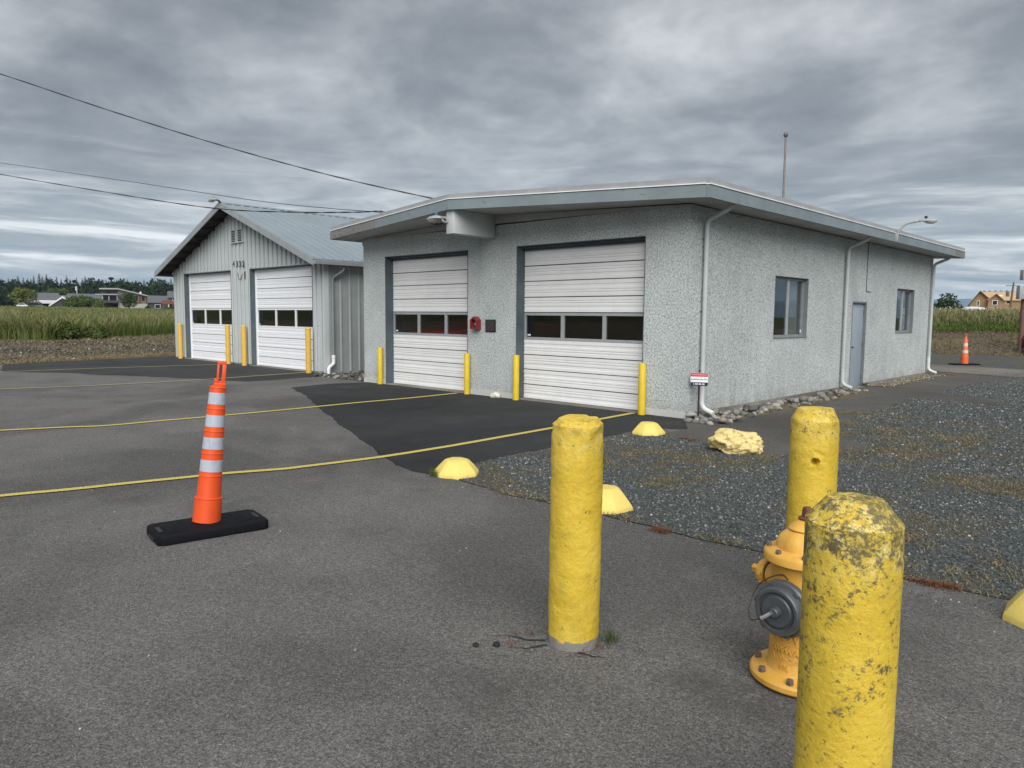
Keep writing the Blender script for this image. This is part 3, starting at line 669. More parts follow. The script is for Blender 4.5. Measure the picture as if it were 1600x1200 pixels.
# red vehicle behind the left door, seen through its panes
def car(name, label, cat, loc, rotz, paint, L=4.5, Wd=1.8, H=1.5, van=False, group=None):
    t = thing(name, label, cat, loc, rotz, group); h = L / 2
    low = [(-h, .38), (-h + .03, .85), (-h + .12, .95), (h * .42, .98), (h - .25, .82), (h - .02, .70), (h, .36), (h * .6, .22), (-h * .8, .22)]
    if van: top = [(-h + .06, .93), (-h + .16, H - .1), (-h + .4, H), (h * .25, H), (h * .42, H - .08), (h * .66, .96)]
    else: top = [(-h * .80, .93), (-h * .50, H - .06), (-h * .3, H), (h * .08, H), (h * .16, H - .04), (h * .46, .96)]
    Mx = Matrix(((1, 0, 0, 0), (0, 0, 1, 0), (0, 1, 0, 0), (0, 0, 0, 1)))
    b = MB(); b.prism(low[::-1], -Wd / 2, Wd / 2, Mx); b.prism(top, -Wd / 2 + .12, Wd / 2 - .12, Mx); body = b.build('body', paint, t, bevel=.05)
    cx = sum(p[0] for p in top) / len(top)
    win = [(cx + (x - cx) * .88, .99 + (z - .96) * .84) for x, z in top]
    for s in (-1, 1): MB().prism(win, s * (Wd / 2 - .118) - .004, s * (Wd / 2 - .118) + .004, Mx).build('side_window', M_car_glass, body)
    xr, xf = top[0], top[-1]
    for (x0, z0), (x1, z1), s in ((top[0], top[1], -1), (top[-1], top[-2], 1)):
        v = []
        for y in (-Wd / 2 + .2, Wd / 2 - .2):
            for k in (.12, .9): v.append((x0 + (x1 - x0) * k + s * .006, y, z0 + (z1 - z0) * k + .006))
        MB().add(v, [(0, 1, 3, 2)]).build('windscreen', M_car_glass, body)
    for s in (-1, 1):
        MB().box(h - .10, h - .012, s * Wd * .36 - .14, s * Wd * .36 + .14, .58, .70).build('headlight', M_bright, t, bevel=.01)
        MB().box(-h - .004, -h + .06, s * Wd * .40 - .10, s * Wd * .40 + .10, .66, .82).build('tail_light', M_tail, t, bevel=.01)
        for xq in (-h * .62, h * .62):
            wv = MB(); wv.lathe([(.17, -.09), (.30, -.10), (.33, -.06), (.33, .06), (.30, .10), (.17, .09)], 20, axis_m((xq, s * (Wd / 2 - .09), .33), (0, 1, 0))); wl = wv.build('wheel', M_rubber, t, smooth=40)
            MB().lathe([(0, .085 * s), (.17, .075 * s)], 14, axis_m((xq, s * (Wd / 2 - .09), .33), (0, 1, 0))).build('rim', M_alu, wl)
    return t
M_car_glass = plain('car_glass', (.012, .014, .016), .08, .1, 3)
M_tail = plain('tail_lamp_red', (.35, .012, .012), .3, .1)
M_red_paint = plain('red_car_paint', (.72, .014, .022), .25, .05, 3)
car('parked_car', 'red vehicle parked inside, glimpsed through the panes of the left door of the pebble-dashed garage', 'car', (-7.38, 2.75, .022), R(-90), M_red_paint, 4.2, 1.95, 1.5).scale.z = 1.5

# fire alarm box, plaque
a = thing('alarm_box', 'small red gabled fire alarm box on the wall between the two front doors', 'alarm box', (-4.845, 0, 1.36))
b = MB(); prof = [(-.10, 0), (.10, 0), (.10, .19), (0, .26), (-.10, .19)]; MY = Matrix(((1, 0, 0, 0), (0, 0, -1, 0), (0, 1, 0, 0), (0, 0, 0, 1)))
M_alarm = plain('alarm_red', (.20, .022, .026), .5, .25, 20)
b.prism(prof, .0, .05, MY); 
for p0, p1 in zip(prof, prof[1:] + prof[:1]):
    c0 = Vector((p0[0] * .72, .11 + (p0[1] - .11) * .72)); c1 = Vector((p1[0] * .72, .11 + (p1[1] - .11) * .72))
    b.hexa([(p0[0], -.05, p0[1]), (p1[0], -.05, p1[1]), (c1.x, -.05, c1.y), (c0.x, -.05, c0.y)], [(p0[0], -.13, p0[1]), (p1[0], -.13, p1[1]), (c1.x, -.13, c1.y), (c0.x, -.13, c0.y)])
b.build('case', M_alarm, a)
MB().box(-.055, .055, -.055, -.0505, .05, .16).build('recess_plate', M_black, a)
MB().box(-.012, .03, -.075, -.056, .08, .13).build('pull_handle', M_bright, a)
a = thing('plaque', 'square dark bronze plaque on the wall beside the red alarm box', 'plaque', (-4.46, 0, 1.425))
MB().box(-.145, .145, -.02, -.001, -.115, .135).build('frame', M_black, a, bevel=.004)
MB().box(-.125, .125, -.024, -.0205, -.095, .115).build('plate', plain('bronze', (.035, .032, .028), .5, .25, 20), a)
b = MB()
for k in range(5): b.box(-.10, .10 - .02 * (k % 2), -.026, -.0243, .075 - k * .036, .085 - k * .036)
b.build('inscription', plain('bronze_relief', (.06, .056, .05), .5), a)

# ------------------------------------------------------------------ lamps on the eaves
def cobra_head(t, M, photocell, scale=1.):
    def ell(rx, ry, rz, lower, c=(0, 0, 0)):
        v, f = [], []; n, k = 16, 5
        for i in range(k + 1):
            a = i / k * math.pi / 2
            for j in range(n):
                q = 2 * math.pi * j / n; v.append(M @ (Vector((c[0] + rx * math.cos(q) * math.cos(a), c[1] + ry * math.sin(q) * math.cos(a), c[2] + (-1 if lower else 1) * rz * math.sin(a))) * scale))
        for i in range(k):
            for j in range(n): f.append((i * n + j, i * n + (j + 1) % n, (i + 1) * n + (j + 1) % n, (i + 1) * n + j))
        f.append(tuple(range(n))); return MB().add(v, f)
    ell(.30, .125, .09, False).build('housing', M_lamp_grey, t, smooth=40)
    ell(.19, .105, .085, True, (.08, 0, -.003)).build('lens', M_lens, t, smooth=40)
    MB().lathe([(0, .075), (.042, .075), (.045, .10), (.045, .155), (.035, .165), (0, .166)], 12, M @ Matrix.Translation((-.06 * scale, 0, 0)) @ Matrix.Scale(scale, 4)).build('photocell', photocell, t, smooth=40)
    MB().tube([M @ (Vector((-.22, 0, .01)) * scale), M @ (Vector((-.42, 0, .0)) * scale)], .032 * scale, 10).build('collar', M_lamp_grey, t, smooth=40)
M_lamp_grey = plain('lamp_grey', (.30, .31, .31), .5, .12, 8)
M_lens = plain('lamp_lens', (.42, .43, .41), .25, .1, 8)
M_photo_blue = plain('blue_photocell', (.06, .15, .27), .4)
t = thing('eave_lamp', 'grey lamp with blue sensor at the ridge beam end of the pebble-dashed garage', 'lamp', (-4.50, -1.13, 3.40))
cobra_head(t, Matrix.Translation((-.24, -.10, .05)) @ Matrix.Rotation(R(180), 4, 'Z'), M_photo_blue, .74)
MB().tube(bend([(0, 0, -.02), (0, -.09, -.02), (-.03, -.10, .05)], .03), .022, 8).build('bracket', M_lamp_grey, t, smooth=50)
b = MB(); b.tube(bend([(-.30, -.02, -.02), (-.42, .28, .02), (-.62, .38, .03), (-.9, .62, .05), (-1.1, .52, .09)], .06, 3), .009, 6); b.build('cable', M_black, t)
t = thing('eave_lamp', 'grey street lamp on a curved arm over the long right-hand eave', 'lamp', (.63, 7.95, 3.55))
b = MB(); b.tube(bend([(.02, 0, -.15), (.03, 0, .04), (.16, .08, .25), (.36, .19, .28)], .14, 5), .026, 10); b.build('arm', M_lamp_grey, t, smooth=50)
MB().box(-.008, .02, -.06, .06, -.17, .05).build('bracket', M_lamp_grey, t, bevel=.004)
cobra_head(t, Matrix.Translation((.56, .30, .285)) @ Matrix.Rotation(math.atan2(.14, .24), 4, 'Z'), M_black, .70)

# ------------------------------------------------------------------ metal garage
G = thing('metal_garage', 'pale ribbed metal garage with a pitched roof and two white doors', 'building', (-16.5, .6, 0))
X0, X1, Y0, Y1 = -21.5, -11.5, .6, 13.0; MX = -16.5; SL = .366
E1, E2, EH = (-20.65, -17.02), (-15.75, -12.12), 3.02
def roofz(x): return 5.00 - abs(x - MX) * SL
def gable(b, y, nrm, ops):
    xs = sorted({X0, X1, MX, *[q for o in ops for q in o[:2]]})
    for a, c in zip(xs, xs[1:]):
        z0 = next((o[2] for o in ops if o[0] <= a and c <= o[1]), 0.)
        b.hexa([(a, y, z0), (c, y, z0), (c, y + .12 * nrm, z0), (a, y + .12 * nrm, z0)], [(a, y, roofz(a)), (c, y, roofz(c)), (c, y + .12 * nrm, roofz(c)), (a, y + .12 * nrm, roofz(a))])
    return b
b = gable(MB(), Y0, 1, [(*E1, EH), (*E2, EH)])
x = X0 + .13; ri = 0
screws = MB(); lap_shade = MB()
while x < X1 - .05:
    z0 = next((EH + .03 for o in (E1, E2) if o[0] - .05 < x < o[1] + .05), .06); z1 = roofz(x) - .03
    b.add([(x - .016, Y0 - .0005, z0), (x - .014, Y0 - .040, z0), (x + .014, Y0 - .040, z0), (x + .016, Y0 - .0005, z0), (x - .016, Y0 - .0005, z1), (x - .014, Y0 - .040, z1), (x + .014, Y0 - .040, z1), (x + .016, Y0 - .0005, z1)], [(0, 1, 5, 4), (1, 2, 6, 5), (2, 3, 7, 6)])
    lap_shade.box(x + .0175, x + .030, Y0 - .004, Y0 - .0008, z0, z1)  # dark strip beside each rib stands in for the overlap's shadow
    for zz in (.4, 1.3, 2.2, 3.15, 3.75, 4.3):
        if z0 < zz < z1 - .1: screws.lathe([(0.0, .008), (.012, .004), (.013, 0)], 6, axis_m((x + .075, Y0 - .0005, zz), (0, -1, 0)))
    x += .262; ri += 1
b.build('gable_wall', M_clad, G, world=True)
lap_shade.build('lap_shadow', M_screw, G, world=True)['kind'] = 'stuff'
o = screws.build('screws', M_screw, G, world=True); o['kind'] = 'stuff'
gable(MB(), Y1, -1, []).build('gable_wall', M_clad, G, world=True)
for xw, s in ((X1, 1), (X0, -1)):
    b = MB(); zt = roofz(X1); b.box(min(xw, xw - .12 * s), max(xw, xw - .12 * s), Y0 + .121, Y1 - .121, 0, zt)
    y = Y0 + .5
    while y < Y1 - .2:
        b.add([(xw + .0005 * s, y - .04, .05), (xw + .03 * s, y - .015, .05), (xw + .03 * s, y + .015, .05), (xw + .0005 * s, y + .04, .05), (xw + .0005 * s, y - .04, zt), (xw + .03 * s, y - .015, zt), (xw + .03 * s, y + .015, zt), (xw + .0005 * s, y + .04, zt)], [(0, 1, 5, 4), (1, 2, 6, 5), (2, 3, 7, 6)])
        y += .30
    b.build('side_wall', M_clad_shade, G, world=True)
for xw in (X0, X1): MB().box(xw - .07 if xw == X1 else xw - .008, xw + .008 if xw == X1 else xw + .07, Y0 - .035, Y0 + .09, .03, roofz(X1) - .05).build('corner_trim', M_clad, G, world=True)
MB().box(X0 + .13, X1 - .13, Y0 + .5, Y1 - .13, -.05, .02).build('floor', M_floor, G, world=True)
MB().box(X0 + .13, X1 - .13, 6.0, 6.1, .02, 3.2).build('interior_wall', M_inside, G, world=True)
for a, c in (E1, E2):
    MB().box(a, c, Y0 - .05, Y0 + .5, -.05, .022).build('threshold', M_conc, G, world=True)
    j = MB(); j.box(a - .001, a + .02, Y0 - .008, Y0 + .20, .022, EH - .021); j.box(c - .02, c + .001, Y0 - .008, Y0 + .20, .022, EH - .021); j.box(a - .001, c + .001, Y0 - .008, Y0 + .20, EH - .02, EH + .002)
    j.build('door_frame', M_jamb, G, world=True)
    d = garage_door(G, a + .09, c - .09, Y0 + .17, EH - .03, M_door_new, (1.22, 1.80), True, M_drip)
    for a_, c_ in ((a + .021, a + .089), (c - .089, c - .021)): MB().box(a_, c_, Y0 + .155, Y0 + .20, .022, EH - .021).build('stile', M_door_new, d, world=True)
for a, c in ((X0, E1[0]), (E1[1], E2[0]), (E2[1], X1)): MB().box(a, c, Y0 - .012, Y0 - .001, 0, .055).build('footing', M_conc, G, world=True)
# roof
YF, YB, XO = .06, 13.4, 5.32
for s in (1, -1):
    e = Vector((MX + s * XO, 0, 5.02 - XO * SL)); r0 = Vector((MX, 0, 5.02))
    P = lambda p, y, h: Vector((p.x, y, p.z + h))
    b = MB(); b.hexa([P(r0, YF, 0), P(e, YF, 0), P(e, YB, 0), P(r0, YB, 0)], [P(r0, YF, .03), P(e, YF, .03), P(e, YB, .03), P(r0, YB, .03)])
    y = YF + .03
    while y < YB:
        q0, q1 = P(r0, y, .0305), P(e, y, .0305)
        b.hexa([q0 + Vector((0, -.022, 0)), q1 + Vector((0, -.022, 0)), q1 + Vector((0, .022, 0)), q0 + Vector((0, .022, 0))],
               [q0 + Vector((0, -.012, .04)), q1 + Vector((0, -.012, .04)), q1 + Vector((0, .012, .04)), q0 + Vector((0, .012, .04))]); y += .30
    b.build('roof_panel', M_metal_roof, G, world=True)
    b = MB(); a = [P(r0, YF - .03, -.15), P(e, YF - .03, -.15), P(e, YF, -.15), P(r0, YF, -.15)]; c = [P(r0, YF - .03, .045), P(e, YF - .03, .045), P(e, YF, .045), P(r0, YF, .045)]; b.hexa(a, c); b.build('rake_board', M_trim, G, world=True)
    for k in range(9):
        u = .06 + k * .115; q = r0.lerp(e, u)
        MB().box(q.x - .02, q.x + .02, YF + .001, Y0 - .001, q.z - .115, q.z - .012).build('purlin', M_dark_wood, G, world=True)
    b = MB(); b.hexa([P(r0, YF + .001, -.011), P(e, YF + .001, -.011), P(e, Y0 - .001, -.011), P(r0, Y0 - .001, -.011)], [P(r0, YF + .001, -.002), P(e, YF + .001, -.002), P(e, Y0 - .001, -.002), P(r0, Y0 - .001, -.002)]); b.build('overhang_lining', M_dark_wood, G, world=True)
    gxx = MX + s * XO
    b = MB(); pr = [(0, -.02), (.11, -.02), (.12, -.03), (.10, -.12), (.01, -.12)]
    b.prism([(gxx + s * a_, e.z + z_) for a_, z_ in pr], -YB, -YF, Matrix(((1, 0, 0, 0), (0, 0, -1, 0), (0, 1, 0, 0), (0, 0, 0, 1)))); b.build('gutter', M_trim, G, world=True)
b = MB(); b.hexa([(MX - .14, YF - .01, 5.015), (MX, YF - .01, 5.066), (MX, YB, 5.066), (MX - .14, YB, 5.015)], [(MX - .14, YF - .01, 5.033), (MX, YF - .01, 5.085), (MX, YB, 5.085), (MX - .14, YB, 5.033)])
b.hexa([(MX, YF - .01, 5.066), (MX + .14, YF - .01, 5.015), (MX + .14, YB, 5.015), (MX, YB, 5.066)], [(MX, YF - .01, 5.085), (MX + .14, YF - .01, 5.033), (MX + .14, YB, 5.033), (MX, YB, 5.085)])
b.build('ridge_cap', M_metal_roof, G, world=True)
b = MB(); gx_ = X1 + .30; b.tube(bend([(gx_, Y0 + .42, 2.94), (gx_ - .02, Y0 + .42, 2.83), (X1 + .07, Y0 + .2, 2.62), (X1 + .07, Y0 + .2, .45)], .07), .036, 10); pipe = b.build('downpipe', plain('shed_downpipe', (.20, .22, .22), .5), G, world=True, smooth=50)
b = MB(); b.tube(bend([(X1 + .07, Y0 + .2, .46), (X1 + .07, Y0 + .2, .28), (X1 + .16, Y0 - .02, .18), (X1 + .16, Y0 - .02, .02)], .06), .05, 10); b.tube([(X1 + .07, Y0 + .2, .44), (X1 + .07, Y0 + .2, .52)], .056, 10); b.build('elbow', M_pvc, pipe, world=True, smooth=50)
for xc in (-16.66, -16.23):
    v = bpy.data.objects.new('vent', None); COL.objects.link(v); v.parent = G; v.location = Vector((xc, Y0, 3.85)) - G.location
    f = MB(); f.box(-.175, -.15, -.078, -.0005, 0, .42); f.box(.15, .175, -.078, -.0005, 0, .42); f.box(-.15, .15, -.078, -.0005, 0, .022); f.box(-.15, .15, -.078, -.0005, .398, .42); f.build('frame', M_clad, v)
    MB().box(-.15, .15, -.048, -.0435, .0225, .3975).build('backing', M_black, v)
    for k in range(7): MB().add([(-.15, -.050, .043 + k * .052), (.15, -.050, .043 + k * .052), (.15, -.073, .030 + k * .052), (-.15, -.073, .030 + k * .052)], [(0, 1, 2, 3)]).box(-.15, .15, -.0755, -.0735, .024 + k * .052, .034 + k * .052).build('slat', M_clad, v)
def text_mesh(body, size, extrude, mt, bold=0.):
    cu = bpy.data.curves.new('lettering', 'FONT'); cu.body = body; cu.size = size; cu.extrude = extrude; cu.align_x = 'CENTER'; cu.align_y = 'CENTER'; cu.offset = bold; cu.resolution_u = 2
    o = bpy.data.objects.new('lettering', cu); COL.objects.link(o); dg = bpy.context.evaluated_depsgraph_get(); dg.update()
    me = bpy.data.meshes.new_from_object(o.evaluated_get(dg)); bpy.data.objects.remove(o); me.materials.clear(); me.materials.append(mt); return me
ME_UP = Matrix(((1, 0, 0, 0), (0, 0, -1, 0), (0, 1, 0, 0), (0, 0, 0, 1)))
for k, ch in enumerate('4332'):
    o = link('house_number', text_mesh(ch, .27, .003, M_digit, .004), G); o.matrix_local = Matrix.Translation((-.22 + k * .21, -.038, 3.20 - .01 * k)) @ ME_UP
b = MB(); b.tube([(-16.53, .585, 2.92), (-16.40, .56, 2.72), (-16.28, .57, 2.72), (-16.18, .585, 2.9)], .011, 6); b.tube([(-16.02, .575, 2.70), (-16.02, .575, 2.95)], .016, 6); b.build('bracket', M_rust, G, world=True)
t = thing('ridge_lamp', 'grey flood lamp at the peak of the metal garage gable', 'lamp', (MX, .03, 5.10))
cobra_head(t, Matrix.Translation((-.16, -.12, .02)) @ Matrix.Rotation(R(188), 4, 'Z'), M_lamp_grey, .72)
MB().tube([(.10, 0, -.06), (.10, -.07, .0), (.02, -.10, .02)], .03, 8).build('bracket', M_black, t)

# ------------------------------------------------------------------ steel bollards at the doors
def pipe_bollard(name, mt, H, r, cap):
    prof = [(r, 0), (r, H - .035)] if cap else [(r, 0), (r, H - .012)]
    if cap: prof += [(r + .006, H - .034), (r + .006, H - .012), (r * .85, H + .018), (0, H + .026)]
    else: prof += [(r - .006, H), (0, H + .004)]
    return MB().lathe(prof, 20).build(name, mt, smooth=35)
first = None
for k, (x, y, H, lab) in enumerate(((-8.09, -.08, .86, 'slim yellow steel bollard at the left edge of the far door of the pebble-dashed garage'), (-5.07, -.09, .85, 'slim yellow steel bollard right of the far door, below the red alarm box'),
                        (-3.66, -.10, .875, 'slim yellow steel bollard at the near door left edge, beside the small white rock'), (-.75, -.11, .865, 'slim yellow steel bollard at the right edge of the near door, closest to the corner'))):
    if first is None: first = pipe_bollard('steel_bollard', M_pipe_yellow, .86, .062, False); o = first
    else: o = first.copy(); COL.objects.link(o)
    o.location = (x, y, .008); o.scale.z = H / .86; o.rotation_euler = (R(random.uniform(-.6, .6)), R(random.uniform(-.6, .6)), k); tag(o, lab, 'bollard', 'slim yellow bollards at the pebble-dashed garage doors')
first = None
for k, (x, y, H, lab) in enumerate(((-20.82, .46, 1.24, 'orange-yellow capped steel bollard at the far left door edge of the metal garage'), (-16.98, .42, 1.25, 'orange-yellow capped steel bollard at the right edge of the far metal garage door'),
                        (-15.93, .44, 1.25, 'orange-yellow capped steel bollard at the left edge of the near metal garage door'), (-12.06, .40, 1.24, 'orange-yellow capped steel bollard by the near metal garage door, close to its downpipe'))):
    if first is None: first = pipe_bollard('steel_bollard', M_pipe_orange, 1.24, .078, True); o = first
    else: o = first.copy(); COL.objects.link(o)
    o.location = (x, y, .008); o.scale.z = H / 1.24; o.rotation_euler = (0, 0, k); tag(o, lab, 'bollard', 'capped bollards at the metal garage doors')

# ------------------------------------------------------------------ concrete bollards in the foreground
def concrete_bollard(loc, H, r, seed, label, chip, lean=(0, 0), flat=.55, hole=None, rough=1., ch=.062, moss=1.):
    n, kz = 96, 130; v, f = [], []; prof = []
    for i in range(kz): prof.append((r, -.06 + (H - ch + .06) * i / (kz - 1)))
    for i in range(1, 9): q = i / 8; prof.append((r - (r * (1 - flat)) * q, H - ch + ch * q))
    for i in range(1, 8): q = i / 8; prof.append((r * flat * (1 - q), H + .010 * q))
    for rr, z in prof:
        for j in range(n):
            a = 2 * math.pi * j / n; p = Vector((rr * math.cos(a), rr * math.sin(a), z))
            d = rough * .0038 * mnoise.noise(p * 9 + Vector((seed, 0, 0))) + rough * .0022 * mnoise.noise(p * 34 + Vector((0, seed, 0)))
            c = mnoise.noise(p * 15 + Vector((seed, seed, 3))) ; edge = max(0., 1 - abs(z - (H - ch)) / .10)
            if edge > 0: d -= chip * edge * max(0, c + .12)
            if rr < r * .99: d += .004 * mnoise.noise(p * 26 + Vector((seed, 5, 0)))
            if hole:
                dd = math.hypot((p - Vector(hole)).length, 0); 
                if dd < .021: d -= .060 * (1 - (dd / .021) ** 4)
                elif dd < .06: d -= .006 * max(0, mnoise.noise(p * 30) + .3)
            dirn = Vector((math.cos(a), math.sin(a), 0)) if rr > r * .99 else Vector((math.cos(a) * .5, math.sin(a) * .5, .85))
            v.append(p + dirn * d)
    m2 = len(prof)
    for i in range(m2 - 1):
        for j in range(n): f.append((i * n + j, i * n + (j + 1) % n, (i + 1) * n + (j + 1) % n, (i + 1) * n + j))
    f.append(tuple(range((m2 - 1) * n, m2 * n)))
    o = MB().add(v, f).build('concrete_bollard', M_post, smooth=24); o.location = (*loc, .006); o.rotation_euler = (R(lean[0]), R(lean[1]), 0)
    o.color = (moss, 0, 0, 1)
    return tag(o, label, 'bollard', 'yellow concrete bollards around the hydrant')
concrete_bollard((5.466, -8.345), 1.145, .1275, 3.1, 'biggest nearest yellow concrete bollard with dark lichen, in front of the hydrant', .002, flat=.56, rough=.35, moss=1.12)
concrete_bollard((3.90, -7.63), 1.148, .128, 8.4, 'rough yellow concrete bollard standing alone in the asphalt, left of the hydrant', .022, (.8, 1.0), .80, rough=.8, ch=.030, moss=.62)
concrete_bollard((4.575, -6.37), 1.145, .127, 5.7, 'yellow concrete bollard with a dark hole, behind the hydrant by the gravel', .012, flat=.74, hole=(.055, -.115, .865), rough=.5, moss=.72)

# ------------------------------------------------------------------ hydrant
HY = thing('fire_hydrant', 'orange-yellow fire hydrant with a grey pumper cap behind the nearest bollard', 'hydrant', (4.885, -7.205, .006), R(-6))
MB().lathe([(0, 0), (.20, 0), (.206, .012)], 48).build('soil_flange', M_rust, HY, smooth=40)
b = MB(); b.lathe([(.15, .0125), (.214, .0125), (.220, .020), (.220, .040), (.212, .050), (.172, .056), (.152, .066), (.143, .085), (.139, .12), (.138, .49), (.142, .525), (.152, .548), (.166, .556)], 56); b.build('barrel', M_hyd, HY, smooth=30)
b = MB(); b.lathe([(.13, .5565), (.172, .5565), (.178, .562), (.178, .592), (.171, .602), (.134, .610), (.124, .616)], 56)
n = 56; rows = []
for r0, z in ((.126, .614), (.121, .642), (.107, .668), (.086, .688), (.062, .6985)):
    rows.append([(r0 * (1 + (.035 if .62 < z < .695 else 0) * (1 if k % 8 < 4 else -.6)) * math.cos(2 * math.pi * k / n), r0 * (1 + (.035 if .62 < z < .695 else 0) * (1 if k % 8 < 4 else -.6)) * math.sin(2 * math.pi * k / n), z) for k in range(n)])
b.add([p for r_ in rows for p in r_], [(i * n + k, i * n + (k + 1) % n, (i + 1) * n + (k + 1) % n, (i + 1) * n + k) for i in range(4) for k in range(n)])
b.lathe([(.058, .6985), (.076, .6985), (.078, .703), (.072, .712), (.05, .732), (.036, .742), (0, .743)], 40); b.build('bonnet', M_hyd, HY, smooth=45)
b = MB(); b.lathe([(.036, .7432), (.038, .752), (.028, .756), (.0, .756)], 24); b.lathe([(.024, .756), (.021, .796), (.017, .800), (0, .800)], 5); b.build('operating_nut', M_rust, HY, smooth=30)
for k in range(8):
    q = 2 * math.pi * (k + .35) / 8
    MB().lathe([(.0, .0505 + .026), (.014, .0505 + .024), (.017, .0505 + .018), (.017, .045)], 6, Matrix.Translation((.190 * math.cos(q), .190 * math.sin(q), 0))).build('bolt', M_bolt, HY)
    q += .2; MB().lathe([(0, .621), (.011, .620), (.014, .614), (.014, .59)], 6, Matrix.Translation((.155 * math.cos(q), .155 * math.sin(q), 0))).build('bolt', M_bolt, HY)
# pumper outlet towards the lot with its grey lug cap
ZP = .375
b = MB(); Mp = axis_m((0, 0, ZP), (0, -1, 0)); b.lathe([(.095, .06), (.095, .125), (.105, .135), (.105, .152)], 40, Mp); b.build('pumper_neck', M_hyd, HY, smooth=35)
b = MB(); b.lathe([(.09, .153), (.120, .153), (.125, .160), (.125, .186), (.119, .194), (.108, .197), (.106, .226), (.098, .236), (.086, .236), (.083, .228)], 48, Mp)
for k in range(6):
    q = 2 * math.pi * k / 6 + .35; b.box(.103, .120, -.010, .010, .196, .212, M=Mp @ Matrix.Rotation(q, 4, 'Z'))
pc = b.build('pumper_cap', M_cap_grey, HY, smooth=35)
b = MB(); b.lathe([(.084, .2285), (.078, .226), (.072, .2265), (.066, .235), (.060, .236), (.030, .228), (.024, .229), (.022, .252), (.016, .257), (0, .257)], 40, Mp); b.build('cap_face', M_cap_grey, pc, smooth=35)
b = MB(); b.lathe([(.0838, .2283), (.0795, .2265), (.0765, .2270)], 40, Mp); b.build('gasket', M_cap_dark, pc)
b = MB(); b.tube([(-.01, -.262, ZP - .002), (-.028, -.272, ZP - .018), (-.045, -.275, ZP - .030)], .008, 8); b.build('ferrule', M_bright, pc, smooth=40)
cab = [(-.045, -.275, ZP - .030), (-.080, -.272, ZP - .052), (-.112, -.258, ZP - .060), (-.138, -.225, ZP - .040), (-.146, -.180, ZP + .02), (-.128, -.158, ZP + .075), (-.09, -.15, ZP + .108), (-.055, -.146, ZP + .130), (-.02, -.142, ZP + .140), (.0, -.14, ZP + .12)]
b = MB(); b.tube(bend(cab, .05, 3), .0026, 6); b.build('cable', M_cap_dark, HY, smooth=60)
# side hose outlets
for s in (-1, 1):
    Ms = axis_m((0, 0, .447), (s, .08 * -s, 0)) @ Matrix.Translation((0, 0, .022)); b = MB()
    b.lathe([(.055, .08), (.052, .135), (.05, .150)], 28, Ms); nk = b.build('hose_neck', M_hyd, HY, smooth=35)
    MB().lathe([(.046, .1502), (.046, .160)], 28, Ms).build('gasket', M_cap_dark, nk)
    b = MB(); b.lathe([(.03, .1605), (.058, .1605), (.060, .165), (.060, .186), (.055, .196), (.032, .200), (.026, .206), (.022, .208)], 28, Ms)
    b.lathe([(.022, .208), (.019, .246), (.015, .250), (0, .250)], 5, Ms)
    for k in range(8): b.box(.056, .064, -.005, .005, .166, .184, M=Ms @ Matrix.Rotation(k * math.pi / 4, 4, 'Z'))
    b.build('hose_cap', M_hyd, HY, smooth=35)
# raised lettering wrapped round the barrel
def wrap(me, r, zc, a0=0.):
    for vv in me.vertices:
        x, y, d = vv.co; a = a0 + x / r; rr = r + d + .0008
        vv.co = (rr * math.sin(a), -rr * math.cos(a), zc + y)
    return me
for txt, size, zc in (('CLOW', .062, .235), ('AWWA', .036, .172), ('5\u00bc', .036, .092)):
    link('lettering', wrap(text_mesh(txt, size, .0075, M_hyd, .0014), .138, zc), HY)
for txt, xo in (('UL', -.026), ('FM', .026)): link('lettering', wrap(text_mesh(txt, .015, .003, M_hyd), .138, .137, xo / .138), HY)
b = MB(); r = .1415
def wp(x, z, d=0): return ((r + d) * math.sin(x / .138), -(r + d) * math.cos(x / .138), z)
b.tube([wp(-.026 + .019 * math.cos(q), .137 + .019 * math.sin(q), -.002) for q in np.linspace(0, 2 * math.pi, 17)], .0022, 5)
b.tube([wp(.026 + x, .137 + z, -.002) for x, z in ((-.03, 0), (0, .02), (.03, 0), (0, -.02), (-.03, 0))], .0022, 5)
out = [(-.062, .205), (-.03, .207), (0, .198), (.03, .207), (.062, .205), (.072, .17), (.055, .125), (0, .108), (-.055, .125), (-.072, .17), (-.062, .205)]
b.tube([wp(x, z, -.002) for x, z in out], .0035, 5)
for k in range(40):
    q = 2 * math.pi * k / 40; x0, z0 = .056 * math.cos(q), .155 + .034 * math.sin(q); x1, z1 = .068 * math.cos(q), .155 + .046 * math.sin(q)
    b.tube([wp(x0, z0, -.003), wp(x1, z1, -.003)], .0030, 4)
b.build('emblem', M_hyd, HY, smooth=50)

